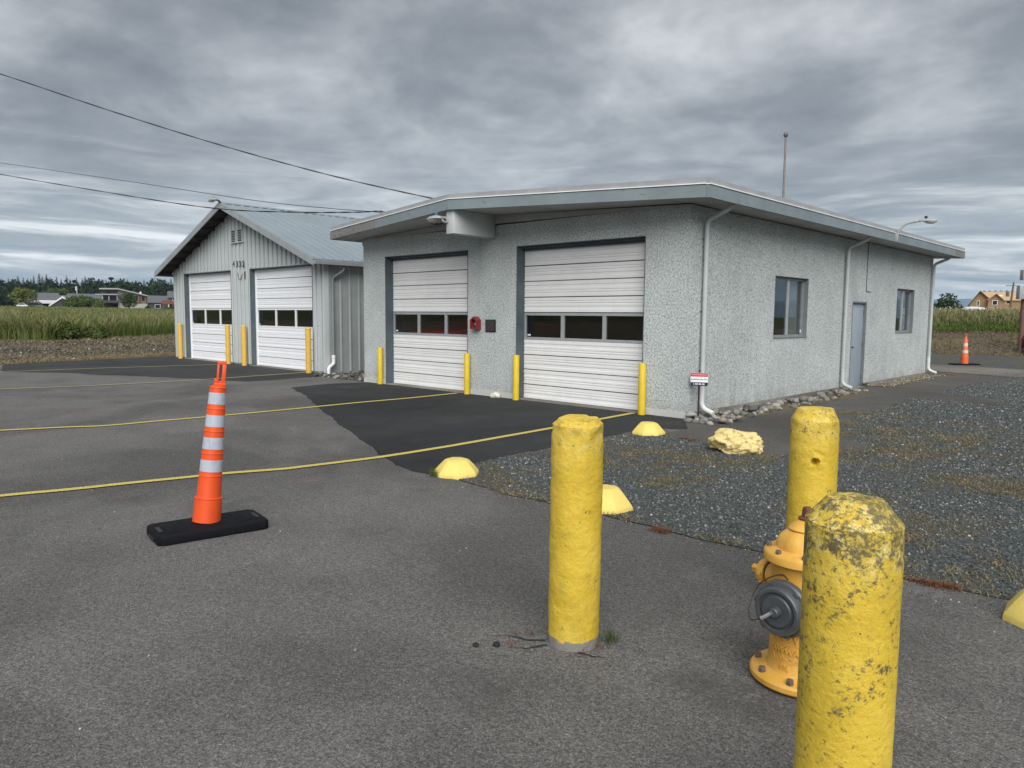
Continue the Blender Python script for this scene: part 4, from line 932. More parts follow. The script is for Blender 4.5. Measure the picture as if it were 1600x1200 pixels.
# ------------------------------------------------------------------ traffic delineators
def rubber_base(t, L, Wd, H):
    poly = []; c = .035
    for sx, sy in ((1, 1), (-1, 1), (-1, -1), (1, -1)):
        a, b_ = sx * L / 2, sy * Wd / 2; q = [(a, b_ - sy * c), (a - sx * c, b_)]; poly += q if sx * sy > 0 else q[::-1]
    b = MB(); z0 = 0
    v0 = [(x, y, 0) for x, y in poly]; v1 = [(x, y, H * .82) for x, y in poly]; v2 = [(x * .985, y * .975, H) for x, y in poly]; n = len(poly)
    b.add(v0 + v1 + v2, [tuple(range(n - 1, -1, -1)), tuple(range(2 * n, 3 * n))] + [(i, (i + 1) % n, n + (i + 1) % n, n + i) for i in range(n)] + [(n + i, n + (i + 1) % n, 2 * n + (i + 1) % n, 2 * n + i) for i in range(n)])
    for s in (-1, 1):
        b.box(s * L * .36 - .05, s * L * .36 + .05, -Wd * .30, Wd * .30, H - .002, H + .004); b.box(s * L * .27 - .02, s * L * .27 + .02, -Wd * .36, Wd * .36, H - .002, H + .003)
    o = b.build('rubber_base', M_rubber, t, bevel=.003, smooth=25)
    for s in (-1, 1):
        MB().box(s * L * .44 - .014, s * L * .44 + .014, -.07, .07, H + .0005, H + .003).build('hand_slot', M_black, o)
        MB().box(s * L / 2 - .006, s * L / 2 + .003, -.07, .07, .004, .032).build('forklift_notch', M_black, o)
    return o
D = thing('traffic_delineator', 'tall leaning orange traffic delineator with four grey bands on the parking lot', 'delineator', (.74, -8.10, .008), R(81))
rubber_base(D, .79, .415, .068)
DT = bpy.data.objects.new('channelizer', None); COL.objects.link(DT); DT.parent = D; DT.location = (.0, .05, .066)
lean = Matrix.Rotation(R(6.6), 4, 'Y') @ Matrix.Rotation(R(-1.0), 4, 'X')
tiers = [(.0, .184, .103, .097), (.184, .353, .089, .082), (.353, .523, .0825, .076), (.523, .692, .0765, .070), (.692, .862, .0705, .064), (.862, 1.022, .0645, .058)]
prof = [(.06, .0), (.103, 0.0)]
for z0, z1, r0, r1 in tiers: prof += [(r0, z0 + .003), (r0 - .001, z0 + .012), (r1 + .001, z1 - .010), (r1 + .004, z1 - .006), (r1 + .003, z1)]
prof += [(.055, 1.027), (.03, 1.037), (0, 1.037)]
MB().lathe(prof, 40, lean).build('body', M_orange, DT, smooth=30)
for (z0, z1, r0, r1) in tiers[2:]:
    a, c = z0 + .030, z0 + .118; rr = lambda z: r0 - .001 + (r1 - r0 + .002) * (z - z0) / (z1 - z0) + .0016
    MB().lathe([(rr(a) - .003, a), (rr(a), a), (rr(c), c), (rr(c) - .003, c)], 40, lean).build('reflective_band', M_refl, DT, smooth=30)
hd = MB()
Mh = lean @ Matrix.Translation((.016, 0, 1.037)) @ Matrix.Rotation(R(-15), 4, 'Z')
hd.box(-.045, .036, -.03, .03, -.004, .018, M=Mh); hd.box(.004, .032, -.017, .017, .018, .165, M=Mh); hd.box(-.032, -.016, -.017, .017, .018, .165, M=Mh); hd.box(-.032, .032, -.017, .017, .155, .186, M=Mh)
hd.box(-.046, -.03, -.012, .012, .018, .05, M=Mh); hd.box(-.016, .010, -.006, .006, .018, .03, M=Mh)
hd.build('handle', M_orange, DT, bevel=.004)
D = thing('traffic_delineator', 'distant orange delineator cone with two pale bands beyond the path', 'delineator', (-.42, 19.75, .012), R(45))
rubber_base(D, .95, .42, .045)
b = MB(); b.lathe([(.12, .045), (.12, .30), (.105, .31), (.06, .88), (.045, .90), (.03, 1.0), (.0, 1.01)], 24); b.build('body', M_orange_old, D, smooth=35)
for a, c in ((.42, .52), (.66, .77)): MB().lathe([(.106 - .079 * (a - .31) + .001, a), (.106 - .079 * (c - .31) + .001, c)], 24).build('reflective_band', plain('pale_band', (.60, .56, .48), .5), D, smooth=35)
b = MB(); b.box(-.03, -.014, -.012, .012, .995, 1.09); b.box(.014, .03, -.012, .012, .995, 1.09); b.box(-.03, .03, -.012, .012, 1.09, 1.11); b.build('handle', M_orange_old, D, bevel=.003)

# ------------------------------------------------------------------ yellow concrete markers and rocks
def marker(loc, r, H, rot, seed, label):
    b = MB(); v, f = [], []; n = 7
    prof = [(r, -.02), (r * 1.0, .022), (r * .97, .04), (r * .78, H * .56), (r * .54, H * .93), (r * .42, H), (0, H + .003)]
    for k, (rr, z) in enumerate(prof):
        for j in range(n):
            q = 2 * math.pi * j / n + rot; p = Vector((rr * math.cos(q), rr * math.sin(q), z)); p *= 1 + .06 * mnoise.noise(p * 3 + Vector((seed, 0, 0))); v.append(p)
    for k in range(len(prof) - 1):
        for j in range(n): f.append((k * n + j, k * n + (j + 1) % n, (k + 1) * n + (j + 1) % n, (k + 1) * n + j))
    o = b.add(v, f).build('kerb_marker', M_dome, bevel=.006, smooth=22); o.location = (*loc, .008); return tag(o, label, 'marker', 'yellow domed concrete markers along the gravel edge')
marker((.56, -5.42), .245, .168, .2, 1, 'yellow faceted concrete dome at the left corner of the gravel')
marker((.45, -1.72), .235, .165, .5, 4, 'yellow faceted concrete dome near the corner of the garage')
marker((2.44, -5.40), .245, .185, .35, 7, 'yellow faceted concrete dome half hidden behind the lone rough bollard')
marker((5.62, -5.62), .25, .19, .1, 9, 'yellow faceted concrete dome cut off by the right edge of the photo')
def rock(name, mt, size, seed, sub=4, amp=.28, fr=1.6):
    me = bpy.data.meshes.new(name); bm = bmesh.new(); bmesh.ops.create_icosphere(bm, subdivisions=sub, radius=1.)
    for v in bm.verts:
        p = v.co.copy(); q = Vector((seed, seed * 1.7, 0))
        d = 1 + amp * mnoise.noise(p * fr + q) + amp * .45 * mnoise.noise(p * fr * 2.6 + q) + amp * .22 * mnoise.noise(p * fr * 6.5 + q)
        v.co = Vector((p.x * size[0], p.y * size[1], max(p.z, -.55) * size[2])) * d
    bm.to_mesh(me); bm.free(); me.materials.append(mt); me.shade_smooth(); me.set_sharp_from_angle(angle=R(50)); return me
o = link('painted_rock', rock('painted_rock', M_rock_y, (.30, .21, .165), 2.3, 5, .34, 1.5)); o.location = (1.98, -2.12, .105); o.rotation_euler = (0, R(5), R(38)); tag(o, 'lumpy boulder painted pale yellow lying between path and gravel', 'rock')
o = link('white_rock', rock('white_rock', plain('white_stone', (.60, .57, .50), .8, .2, 20), (.115, .07, .075), 5.1, 3)); o.location = (-4.20, -.13, .05); o.rotation_euler = (0, 0, .2); tag(o, 'small whitish rock lying at the wall beside a slim yellow bollard', 'rock')

# security sign on its stake
SG = thing('security_sign', 'small red, white and blue security sign on a stake by the garage corner', 'sign', (.17, .13, 0), math.atan2(EYE.x - .17, -(EYE.y - .13)) - R(2))
M_sr, M_sw, M_sb = plain('sign_red', (.55, .02, .05), .4, .05), plain('sign_white', (.80, .80, .82), .4, .05), plain('sign_navy', (.012, .016, .045), .4, .05)
b = MB(); b.box(-.014, .014, .0, .012, .0, .80); b.build('stake', M_black, SG)
b = MB(); b.box(-.135, .135, -.014, -.001, .545, .755); b.build('board', M_sw, SG, bevel=.003)
MB().box(-.133, .133, -.0165, -.0145, .695, .753).build('red_band', M_sr, SG); MB().box(-.133, .133, -.0165, -.0145, .547, .603).build('navy_band', M_sb, SG)
for txt, sz, z, mt in (('GUARDIAN SECURITY', .026, .650, M_sb),):
    o = link('lettering', text_mesh(txt, sz, .0006, mt, .0006), SG); o.matrix_local = Matrix.Translation((0, -.0150, z)) @ ME_UP
b = MB()
for k in range(20): b.box(-.118 + k * .012, -.118 + k * .012 + .009, -.0172, -.0167, .714, .734)
b.build('lettering', plain('sign_pink', (.72, .30, .33), .5), SG)
b = MB()
for k in range(13): b.box(-.088 + k * .0135, -.088 + k * .0135 + (.004 if k in (1, 5, 9) else .0105), -.0172, -.0167, .566, .570 if k in (1, 5, 9) else .586)
b.build('lettering', M_sw, SG)

# ------------------------------------------------------------------ river stones along the wall
bed = thing('stone_border', 'border of rounded grey river stones along the foot of the side wall', 'stone border', (.3, 3, 0))
var = [rock('stone', M_rstone, (1, random.uniform(.65, .9), random.uniform(.5, .7)), k * 3.1, 2, .16, 1.1) for k in range(8)]
placed = []
def add_stones(bedo, n, fn, smin, smax):
    c = 0; tries = 0
    while c < n and tries < n * 40:
        tries += 1; x, y = fn(); r = smin + (smax - smin) * random.random() ** 2.2; z = .012 + r * .25
        near = sum(1 for (a, b_, q) in placed if (a - x) ** 2 + (b_ - y) ** 2 < (.62 * (q + r)) ** 2)
        if near > 1: continue
        if near: z += r * .55
        placed.append((x, y, r)); o = link('stone', random.choice(var), bedo, Vector((x, y, z)) - bedo.location); o.scale = (r, r, r); o.rotation_euler = (random.uniform(-.3, .3), random.uniform(-.3, .3), random.uniform(0, 6.3)); c += 1
def fn_side():
    y = -.32 + 7.2 * random.random() ** 1.15; wd = .62 - .012 * y
    if y < .35: return random.uniform(.10, .78), y
    return .05 + wd * random.random() ** 1.0, y
add_stones(bed, 285, fn_side, .030, .10)
MB().box(.02, .70, .02, 7.0, -.02, .020).build('soil', M_ground, bed, world=True)
bed2 = thing('stone_border', 'patch of grey stones in the gap between the two garages', 'stone border', (-10., .6, 0))
add_stones(bed2, 130, lambda: (random.uniform(-11.2, -8.95), -.05 + (random.random() ** 1.3) * 1.8 + .25 * (0)), .03, .085)
MB().box(-11.35, -8.9, .02, 4., -.02, .022).build('soil', M_gravelground, bed2, world=True)

# ------------------------------------------------------------------ gravel, clods and grass as loose stuff
OCT_V = np.array([(1, 0, 0), (0, 1, 0), (-1, 0, 0), (0, -1, 0), (0, 0, 1), (0, 0, -1)], np.float32)
OCT_F = np.array([(0, 1, 4), (1, 2, 4), (2, 3, 4), (3, 0, 4), (1, 0, 5), (2, 1, 5), (3, 2, 5), (0, 3, 5)])
def pieces(name, pts, size, mt, tone):
    n = len(pts); sc = size[:, None] * rng.uniform(.55, 1.25, (n, 3)) * np.array([1, 1, .75])
    V = OCT_V[None] * (1 + rng.uniform(-.3, .3, (n, 6, 1))) * sc[:, None, :]
    a, b_ = rng.uniform(0, 6.283, n), rng.uniform(-.7, .7, n); ca, sa, cb, sb = np.cos(a), np.sin(a), np.cos(b_), np.sin(b_)
    y1 = V[..., 1] * cb[:, None] - V[..., 2] * sb[:, None]; z1 = V[..., 1] * sb[:, None] + V[..., 2] * cb[:, None]
    x2 = V[..., 0] * ca[:, None] - y1 * sa[:, None]; y2 = V[..., 0] * sa[:, None] + y1 * ca[:, None]
    V = np.stack([x2, y2, z1], -1) + pts[:, None, :]
    F_ = (OCT_F[None] + (np.arange(n) * 6)[:, None, None]).reshape(-1, 3)
    return tag(link(name, fast_mesh(name, V.reshape(-1, 3), F_, mt, {'tone': np.repeat(tone, 6)})), kind='stuff')
def in_poly(p, poly):
    x, y = p[:, 0], p[:, 1]; ins = np.zeros(len(p), bool); q = poly
    for (x0, y0), (x1, y1) in zip(q, q[1:] + q[:1]):
        c = ((y0 > y) != (y1 > y)); ins ^= c & (x < (x1 - x0) * (y - y0) / ((y1 - y0) if y1 != y0 else 1e-9) + x0)
    return ins
def tone_g(n): t_ = rng.uniform(0, 1, n); return np.where(t_ < .85, t_ * .8, .68 + (t_ - .85) / .15 * .32)
def clump_mask(p, sc, seed, thr):
    return np.array([mnoise.noise(Vector((a * sc, b_ * sc, seed))) > thr for a, b_ in p[:, :2]])
P = np.stack([rng.uniform(.2, 9.0, 90000), rng.uniform(-5.9, -.9, 90000)], 1)
P = P[in_poly(P, gr) & ~in_poly(P, path)]; dens = 1.0 - .6 * clump_mask(P, .75, 11, .05); P = P[rng.uniform(0, 1, len(P)) < dens * .75]
n = len(P); pieces('gravel', np.concatenate([P, np.full((n, 1), .012)], 1), .0055 + .0125 * rng.uniform(0, 1, n) ** 2.2, M_gravel, tone_g(n))
P = np.stack([rng.uniform(1.4, 13.0, 80000), rng.uniform(-1.2, 16., 80000)], 1); P = P[in_poly(P, gr) & ~in_poly(P, path)]
n = len(P); pieces('gravel', np.concatenate([P, np.full((n, 1), .013)], 1), .010 + .016 * rng.uniform(0, 1, n) ** 2.5, M_gravel, tone_g(n))
P = np.stack([rng.uniform(.03, .62, 2600), rng.uniform(8.3, 13.4, 2600)], 1); P = P[in_poly(P, [(.03, 8.3), (.5, 8.35), (.55, 9.6), (.44, 11.5), (.42, 13.4), (.03, 13.4)]) | (rng.uniform(0, 1, 2600) < .08)]
n = len(P); pieces('pebbles', np.concatenate([P, np.full((n, 1), .026)], 1), .010 + .02 * rng.uniform(0, 1, n) ** 2, M_pebble, rng.uniform(0, 1, n))
# stray stones on the asphalt
P = np.stack([rng.uniform(-8, 8, 500), rng.uniform(-10, -4.6, 500)], 1); edge = np.stack([rng.uniform(.4, 7, 900), -5.62 - rng.exponential(.07, 900)], 1); P = np.concatenate([P, edge]); P = P[in_poly(P, lot)]
n = len(P); pieces('loose_gravel', np.concatenate([P, np.full((n, 1), .010)], 1), .003 + .006 * rng.uniform(0, 1, n) ** 2, M_gravel, np.clip(rng.uniform(.2, 1.05, n), 0, 1))
# earth clods on the two banks
P = np.stack([rng.uniform(-36, -20.5, 26000), rng.uniform(-12, 9, 26000)], 1); s_ = (P[:, 0] + 21) * -.941 + (P[:, 1] + 5) * -.339; P = P[(s_ > .1) & (s_ < 9.5)]
n = len(P); pieces('earth_clods', np.concatenate([P, height(P[:, 0], P[:, 1])[:, None] + .01], 1), .02 + .06 * rng.uniform(0, 1, n) ** 3, M_clod, np.where(rng.uniform(0, 1, n) < .985, rng.uniform(0, .92, n), 1.))
P = np.stack([rng.uniform(-14, 12, 14000), rng.uniform(27., 38, 14000)], 1); t_ = P[:, 1] - 28.2 - .23 * (P[:, 0] + 3); P = P[(t_ > 0) & (t_ < 7)]
n = len(P); pieces('earth_clods', np.concatenate([P, height(P[:, 0], P[:, 1])[:, None] + .01], 1), .02 + .05 * rng.uniform(0, 1, n) ** 3, M_clod, np.where(rng.uniform(0, 1, n) < .985, rng.uniform(0, .92, n), 1.))

def blades(name, base, H, Wd, mt, tone0, tone1, droop=.35, kind='stuff', head=0., parent=None):
    """curved grass blades, each a three-step tapering strip"""
    n = len(base); a = rng.uniform(0, 6.283, n); face = rng.uniform(0, 6.283, n); dr = droop * H * rng.uniform(.2, 1.2, n)
    lev = np.array([0., .45, .8, 1.0]); wl = np.array([1., .85, .55 + head, .1 + head * .6]); V = []
    for k in range(4):
        q = lev[k]; cx = base[:, 0] + np.cos(a) * dr * q ** 2.2; cy = base[:, 1] + np.sin(a) * dr * q ** 2.2; cz = base[:, 2] + H * q * (1 - .12 * q)
        wx, wy = np.cos(face) * Wd * wl[k] / 2, np.sin(face) * Wd * wl[k] / 2
        V += [np.stack([cx - wx, cy - wy, cz], 1), np.stack([cx + wx, cy + wy, cz], 1)]
    V = np.stack(V, 1); T = np.stack([tone0 + (tone1 - tone0) * q for q in (0, 0, .4, .4, .85, .85, 1, 1)], 1)
    Fq = np.array([(0, 1, 3, 2), (2, 3, 5, 4), (4, 5, 7, 6)]); F_ = (Fq[None] + (np.arange(n) * 8)[:, None, None]).reshape(-1, 4)
    o = link(name, fast_mesh(name, V.reshape(-1, 3), F_, mt, {'tone': np.clip(T, 0, 1).ravel()}), parent)
    return tag(o, kind=kind) if kind else o
def field_pts(n, u0, u1, d0, d1, pw=1.):
    d = d0 + (d1 - d0) * rng.uniform(0, 1, n) ** pw; s_ = rng.uniform(u0, u1, n) * d
    x = EYE.x + FWD.x * d + RGT.x * s_; y = EYE.y + FWD.y * d + RGT.y * s_
    return np.stack([x, y, height(x, y)], 1)
def patch(p, sc, seed): return np.array([mnoise.noise(Vector((a * sc, b_ * sc, seed))) for a, b_ in p[:, :2]])
bl = field_pts(60000, -.78, -.43, 31, 75, 1.6); s_ = (bl[:, 0] + 21) * -.941 + (bl[:, 1] + 5) * -.339; edge_s = 6.3 + .8 * patch(bl, .35, 1) + np.clip((bl[:, 1] + 3.7) * .33, 0, 4)
bl = bl[s_ > edge_s]; n = len(bl); pp = patch(bl, .14, 5); H = (.80 + .30 * pp + .22 * patch(bl, .6, 9)) * rng.uniform(.7, 1.15, n) * np.clip(1.25 - .0 * bl[:, 2], .5, 1.2)
low_tone = .24 + .35 * np.clip(pp + .2, 0, 1) + rng.uniform(-.14, .18, n)
blades('field_grass', bl, H, .022, M_grass, low_tone, np.clip(.60 + .45 * pp + rng.uniform(-.34, .36, n), 0, 1), .42, head=.5)
bl = field_pts(26000, -.80, -.38, 75, 235, 1.3); n = len(bl)
blades('field_grass', bl, rng.uniform(.6, 1.05, n), .06, M_grass, np.full(n, .35) + rng.uniform(-.1, .1, n), .62 + .4 * patch(bl, .05, 5) + rng.uniform(-.2, .2, n), .3, head=.5)
# right-hand field of tall weeds
bl = field_pts(60000, .50, .74, 37.5, 66, 1.5); t_ = bl[:, 1] - 28.2 - .23 * (bl[:, 0] + 3); bl = bl[t_ > 6.2 + .9 * patch(bl, .4, 2)]; n = len(bl); t_ = bl[:, 1] - 28.2 - .23 * (bl[:, 0] + 3)
pp = patch(bl, .25, 7); grow = np.clip((t_ - 5.2) / 4.5, .25, 1.); brown = rng.uniform(0, 1, n) < np.clip((t_ - 7.2) * .35 + pp * .5, 0, .72)
g0 = np.clip(.06 + .10 * pp + rng.uniform(-.05, .14, n), 0, 1); g1 = np.clip(.30 + .2 * pp + rng.uniform(-.15, .25, n), 0, 1)
blades('tall_weeds', bl, (1.10 + .24 * pp + .12 * brown) * grow * rng.uniform(.5, 1.15, n), .026, M_grass, np.where(brown, rng.uniform(.45, .8, n), g0), np.where(brown, rng.uniform(.62, 1., n), g1), .35, head=.6)
P = field_pts(700, .50, .74, 43, 60); 
V = P.copy(); V[:, 2] += rng.uniform(.85, 1.35, len(P)); n = len(V)
pieces('white_umbels', V, rng.uniform(.015, .05, n), M_flower, np.ones(n))
# dead grass on the banks
P = np.stack([rng.uniform(-40, -20.5, 17000), rng.uniform(-13, 10, 17000)], 1); s_ = (P[:, 0] + 21) * -.941 + (P[:, 1] + 5) * -.339
k = (s_ > -.1) & (s_ < 10) & ((patch(P, .5, 3) > .02) | (s_ < .8) | (s_ > 5.0)); P = P[k]; P = np.concatenate([P, height(P[:, 0], P[:, 1])[:, None]], 1); n = len(P)
blades('dry_grass', P, rng.uniform(.05, .16, n), .02, M_dry, rng.uniform(0, .5, n), rng.uniform(.4, 1, n), 1.2)
P = np.stack([rng.uniform(-14, 12, 22000), rng.uniform(26.5, 39, 22000)], 1); t_ = P[:, 1] - 28.2 - .23 * (P[:, 0] + 3); P = P[(t_ > -.6) & (t_ < 8)]; P = np.concatenate([P, height(P[:, 0], P[:, 1])[:, None]], 1); n = len(P)
blades('dry_grass', P, rng.uniform(.06, .2, n), .022, M_dry, rng.uniform(0, .35, n), rng.uniform(.1, .8, n), 1.3)
P = np.stack([rng.uniform(-24.5, -19.5, 16000), rng.uniform(-13, 4, 16000)], 1); s_ = (P[:, 0] + 21) * -.941 + (P[:, 1] + 5) * -.339; P = P[(s_ > -.15) & (s_ < .9 + .7 * patch(P, .5, 8))]; P = np.concatenate([P, height(P[:, 0], P[:, 1])[:, None]], 1); n = len(P)
blades('dry_grass', P, rng.uniform(.04, .14, n), .02, M_dry, rng.uniform(.2, .6, n), rng.uniform(.5, 1, n), 1.2)
# moss-dry tufts in the gravel and along its edges, rusty weeds at the asphalt joint
def tufts(name, centres, per, spread, H, Wd, mt, droop=1.):
    c = np.repeat(np.asarray(centres, float), per, 0); n = len(c); c = c + rng.normal(0, 1, (n, 2)) * spread
    p = np.concatenate([c, np.full((n, 1), .012)], 1); return blades(name, p, H * rng.uniform(.4, 1.2, n), Wd, mt, rng.uniform(0, .6, n), rng.uniform(.3, 1, n), droop)
C_ = np.stack([rng.uniform(.3, 8, 1500), rng.uniform(-5.6, 3., 1500)], 1); C_ = C_[in_poly(C_, gr)]; C_ = C_[patch(C_, .75, 11) > .05]
tufts('dry_grass', C_, 38, .075, .026, .0065, M_dry, 1.6)
e = np.array([(x, y) for x, y in gr[:110]]); e = e[(patch(e, 1.4, 21) > .05)]
tufts('dry_grass', e + np.array([0, .05]), 30, .05, .03, .006, M_dry, 1.6)
tufts('rusty_weeds', [(5.01, -5.45), (5.08, -5.44), (4.93, -5.47), (3.13, -5.67), (3.2, -5.68), (1.2, -1.8), (1.05, -1.78)], 110, .032, .03, .005, M_redweed, 1.5)
tufts('rusty_weeds', [(3.66, -7.78), (3.70, -7.72), (3.72, -7.88), (4.02, -7.72), (4.05, -7.62)], 26, .026, .022, .003, M_redweed, 1.5)
tufts('green_weeds', [(4.04, -7.52), (4.05, -7.50), (4.06, -7.53)], 22, .022, .09, .003, M_weed, .5)
tufts('green_weeds', [(.42, -5.60), (.48, -5.66), (.36, -5.55)], 50, .03, .06, .006, M_weed, .8)
tufts('dry_grass', [(.1 + .35 * random.random(), y) for y in np.linspace(8.4, 13.5, 26)] + [(.4 + random.random() * .5, 13.5 + random.random() * .5) for _ in range(8)], 40, .05, .06, .006, M_dry, .9)
tufts('green_weeds', [(.06, 8.05), (.08, 8.1)], 40, .03, .12, .008, M_weed, .8)
# cracks round the lone bollard, two lumps of asphalt
def crack(pts, wd):
    b = MB(); P_ = [Vector((x, y)) for x, y in pts]; Q = []
    for a, c in zip(P_, P_[1:]):
        for k in range(6): p = a.lerp(c, k / 6); Q.append(p + Vector((mnoise.noise(Vector((p.x * 40, p.y * 40, 0))), mnoise.noise(Vector((p.x * 40, p.y * 40, 9))))) * .012)
    Q.append(P_[-1])
    for i in range(len(Q) - 1):
        d = (Q[i + 1] - Q[i]).normalized(); nn = Vector((-d.y, d.x)); w0, w1 = wd * (1 - i / len(Q)) * random.uniform(.6, 1.2), wd * (1 - (i + 1) / len(Q)) * random.uniform(.6, 1.2)
        b.add([(*(Q[i] - nn * w0), .0105), (*(Q[i + 1] - nn * w1), .0105), (*(Q[i + 1] + nn * w1), .0105), (*(Q[i] + nn * w0), .0105)], [(0, 1, 2, 3)])
    tag(b.build('asphalt_crack', M_black), kind='structure')
crack([(3.80, -7.73), (3.72, -7.80), (3.64, -7.81), (3.55, -7.90)], .010); crack([(3.84, -7.76), (3.80, -7.86), (3.72, -7.92)], .008); crack([(4.0, -7.72), (4.08, -7.70), (4.16, -7.66)], .008)
crack([(2.02, -1.05), (2.2, -.85), (2.42, -.70)], .014)
for k, (x, y, s, lab) in enumerate(((3.595, -8.02, .017, 'smaller dark crumb of asphalt on the lot, farther from the lone rough bollard'), (3.665, -7.945, .021, 'dark crumb of asphalt on the lot, nearer the lone rough bollard'))):
    o = link('asphalt_lump', rock('asphalt_lump', M_dark_asphalt, (s, s * .8, s * .7), 4. + k, 2, .4)); o.location = (x, y, .014); tag(o, lab, 'asphalt lump', 'dark crumbs on the asphalt')

# ------------------------------------------------------------------ flagpole, cables
t = thing('flagpole', 'bare thin flagpole with a ball top rising behind the pebble-dashed garage roof', 'flagpole', (-5.75, 16.2, 0))
b = MB(); b.tube([(0, 0, 0), (0, 0, 5), (0, 0, 8.15)], [.05, .045, .036], 10); b.build('pole', plain('flagpole_metal', (.20, .17, .15), .5, .2, 5), t, smooth=50)
MB().lathe([(0, 8.13), (.05, 8.15), (.085, 8.21), (.085, 8.25), (.05, 8.31), (0, 8.33)], 14).build('ball', plain('ball_metal', (.12, .11, .10), .4), t, smooth=50)
def cable(pts, r, label):
    P_ = [Vector(p) for p in pts]; out = []
    for i in range(len(P_) - 1):
        p0, p1, p2, p3 = P_[max(i - 1, 0)], P_[i], P_[i + 1], P_[min(i + 2, len(P_) - 1)]
        for k in range(10):
            q = k / 10; out.append(.5 * ((2 * p1) + (p2 - p0) * q + (2 * p0 - 5 * p1 + 4 * p2 - p3) * q * q + (3 * p1 - p0 - 3 * p2 + p3) * q ** 3))
    out.append(P_[-1]); b = MB()
    if r > .009:
        for ph in (0, math.pi):                          # two twisted strands
            b.tube([p + Vector((0, math.cos(i * 1.1 + ph), math.sin(i * 1.1 + ph))) * r * .55 for i, p in enumerate(out)], r * .62, 6)
    else: b.tube(out, r, 6)
    tag(b.build('overhead_cable', M_black), label, 'cable', 'overhead cables running to the pebble-dashed garage')
cable([(-23.5, -6.01, 9.61), (-20.96, -4.57, 8.77), (-17.68, -2.64, 7.5), (-14.62, -.84, 6.38), (-11.64, .78, 5.41), (-8.85, 2.08, 4.65), (-7.69, 2.53, 4.4), (-6.2, 3.2, 3.78)], .016, 'thick black twisted cable, the highest of the three, crossing clear sky to the roof')
cable([(-38.3, -3.56, 9.04), (-29.7, -2.84, 7.58), (-19.12, -1.7, 5.77), (-12.55, -.8, 4.62), (-9.56, -.37, 4.18), (-7.81, -.15, 3.94), (-7.3, -.09, 3.7)], .008, 'thin grey cable passing just above the peak of the metal garage')
cable([(-38.3, -3.57, 8.68), (-29.7, -2.86, 7.13), (-20.36, -1.87, 5.53), (-14.48, -1.08, 4.57), (-10.74, -.54, 4.18), (-8.66, -.25, 4.03), (-7.81, -.15, 3.97), (-7.3, -.09, 3.7)], .015, 'thick sagging black cable, the lowest one, crossing in front of the metal garage roof')

# ------------------------------------------------------------------ vegetation builders
def leaf_cloud(blobs, n, size, flat=0.):
    """leaf-sized quads spread through ellipsoidal clumps; blobs = (centre, radii)"""
    w_ = np.array([r[0] * r[1] * r[2] for _, r in blobs]) ** .7; idx = rng.choice(len(blobs), n, p=w_ / w_.sum())
    c = np.array([b_[0] for b_ in blobs])[idx]; r = np.array([b_[1] for b_ in blobs])[idx]
    d = rng.normal(0, 1, (n, 3)); d /= np.linalg.norm(d, axis=1)[:, None]; rad = rng.uniform(.55, 1.06, n) ** .6
    p = c + d * r * rad[:, None]; a = rng.normal(0, 1, (n, 3)); a /= np.linalg.norm(a, axis=1)[:, None]; b_ = np.cross(a, d + rng.normal(0, .4, (n, 3))); b_ /= np.linalg.norm(b_, axis=1)[:, None] + 1e-6
    s_ = (size * rng.uniform(.6, 1.4, n))[:, None]
    V = np.stack([p - a * s_, p - b_ * s_ * .6, p + a * s_, p + b_ * s_ * .6], 1).reshape(-1, 3); F_ = np.arange(n * 4).reshape(-1, 4)
    tone = np.repeat(np.clip(rng.normal(.5, .22, n) + (idx % 3 - 1) * .14, 0, 1), 4)
    return V, F_, tone
def broad_tree(name, label, loc, H, Wd, mt, n, size, seed, trunk_h=.25, cat='tree', group=None):
    random.seed(seed); t = thing(name, label, cat, loc, 0, group); blobs = []
    for k in range(12):
        a = random.uniform(0, 6.283); q = random.uniform(.1, .62) * Wd / 2; z = H * random.uniform(trunk_h + .18, .82)
        rr = Wd * random.uniform(.17, .27); blobs.append(((q * math.cos(a), q * math.sin(a), z), (rr, rr, min(rr * .85, H * .22))))
    V, F_, tn = leaf_cloud(blobs, n, size); V[:, 2] = np.maximum(V[:, 2], .05); link('crown', fast_mesh('crown', V, F_, mt, {'tone': tn}), t)
    b = MB(); b.tube([(0, 0, -.2), (.05, 0, H * trunk_h), (0, .05, H * .7)], [H * .035, H * .028, H * .01], 8)
    for k in range(4): a = k * 1.6; b.tube([(.03, 0, H * trunk_h), (math.cos(a) * Wd * .2, math.sin(a) * Wd * .2, H * .6)], [H * .015, H * .006], 6)
    b.build('trunk', M_trunk, t); return t
def shrub(name, label, loc, W3, mt, n, size, seed, cat='shrub', nb=14):
    random.seed(seed); t = thing(name, label, cat, loc); blobs = []
    for k in range(nb):
        a = random.uniform(0, 6.283); q = random.random() ** .6
        rr = random.uniform(.22, .36); blobs.append(((W3[0] / 2 * .75 * q * math.cos(a), W3[1] / 2 * .75 * q * math.sin(a), W3[2] * random.uniform(.2, .70) * (1.05 - .55 * q)), (W3[0] / 2 * rr, W3[1] / 2 * rr, W3[2] * rr)))
    V, F_, tn = leaf_cloud(blobs, n, size); V[:, 2] = np.maximum(V[:, 2], .02); link('foliage', fast_mesh('foliage', V, F_, mt, {'tone': tn}), t)
    b = MB()
    for k in range(5): a = k * 1.26; b.tube([(0, 0, -.1), (math.cos(a) * W3[0] * .2, math.sin(a) * W3[1] * .2, W3[2] * .55)], [.02 * W3[2], .008 * W3[2]], 5)
    b.build('stem', M_trunk, t); return t
def at(u, d, lift=0.):                       # u: sideways per metre ahead
    x, y = place(u * d, d); return (x, y, float(height(x, y)) + lift)
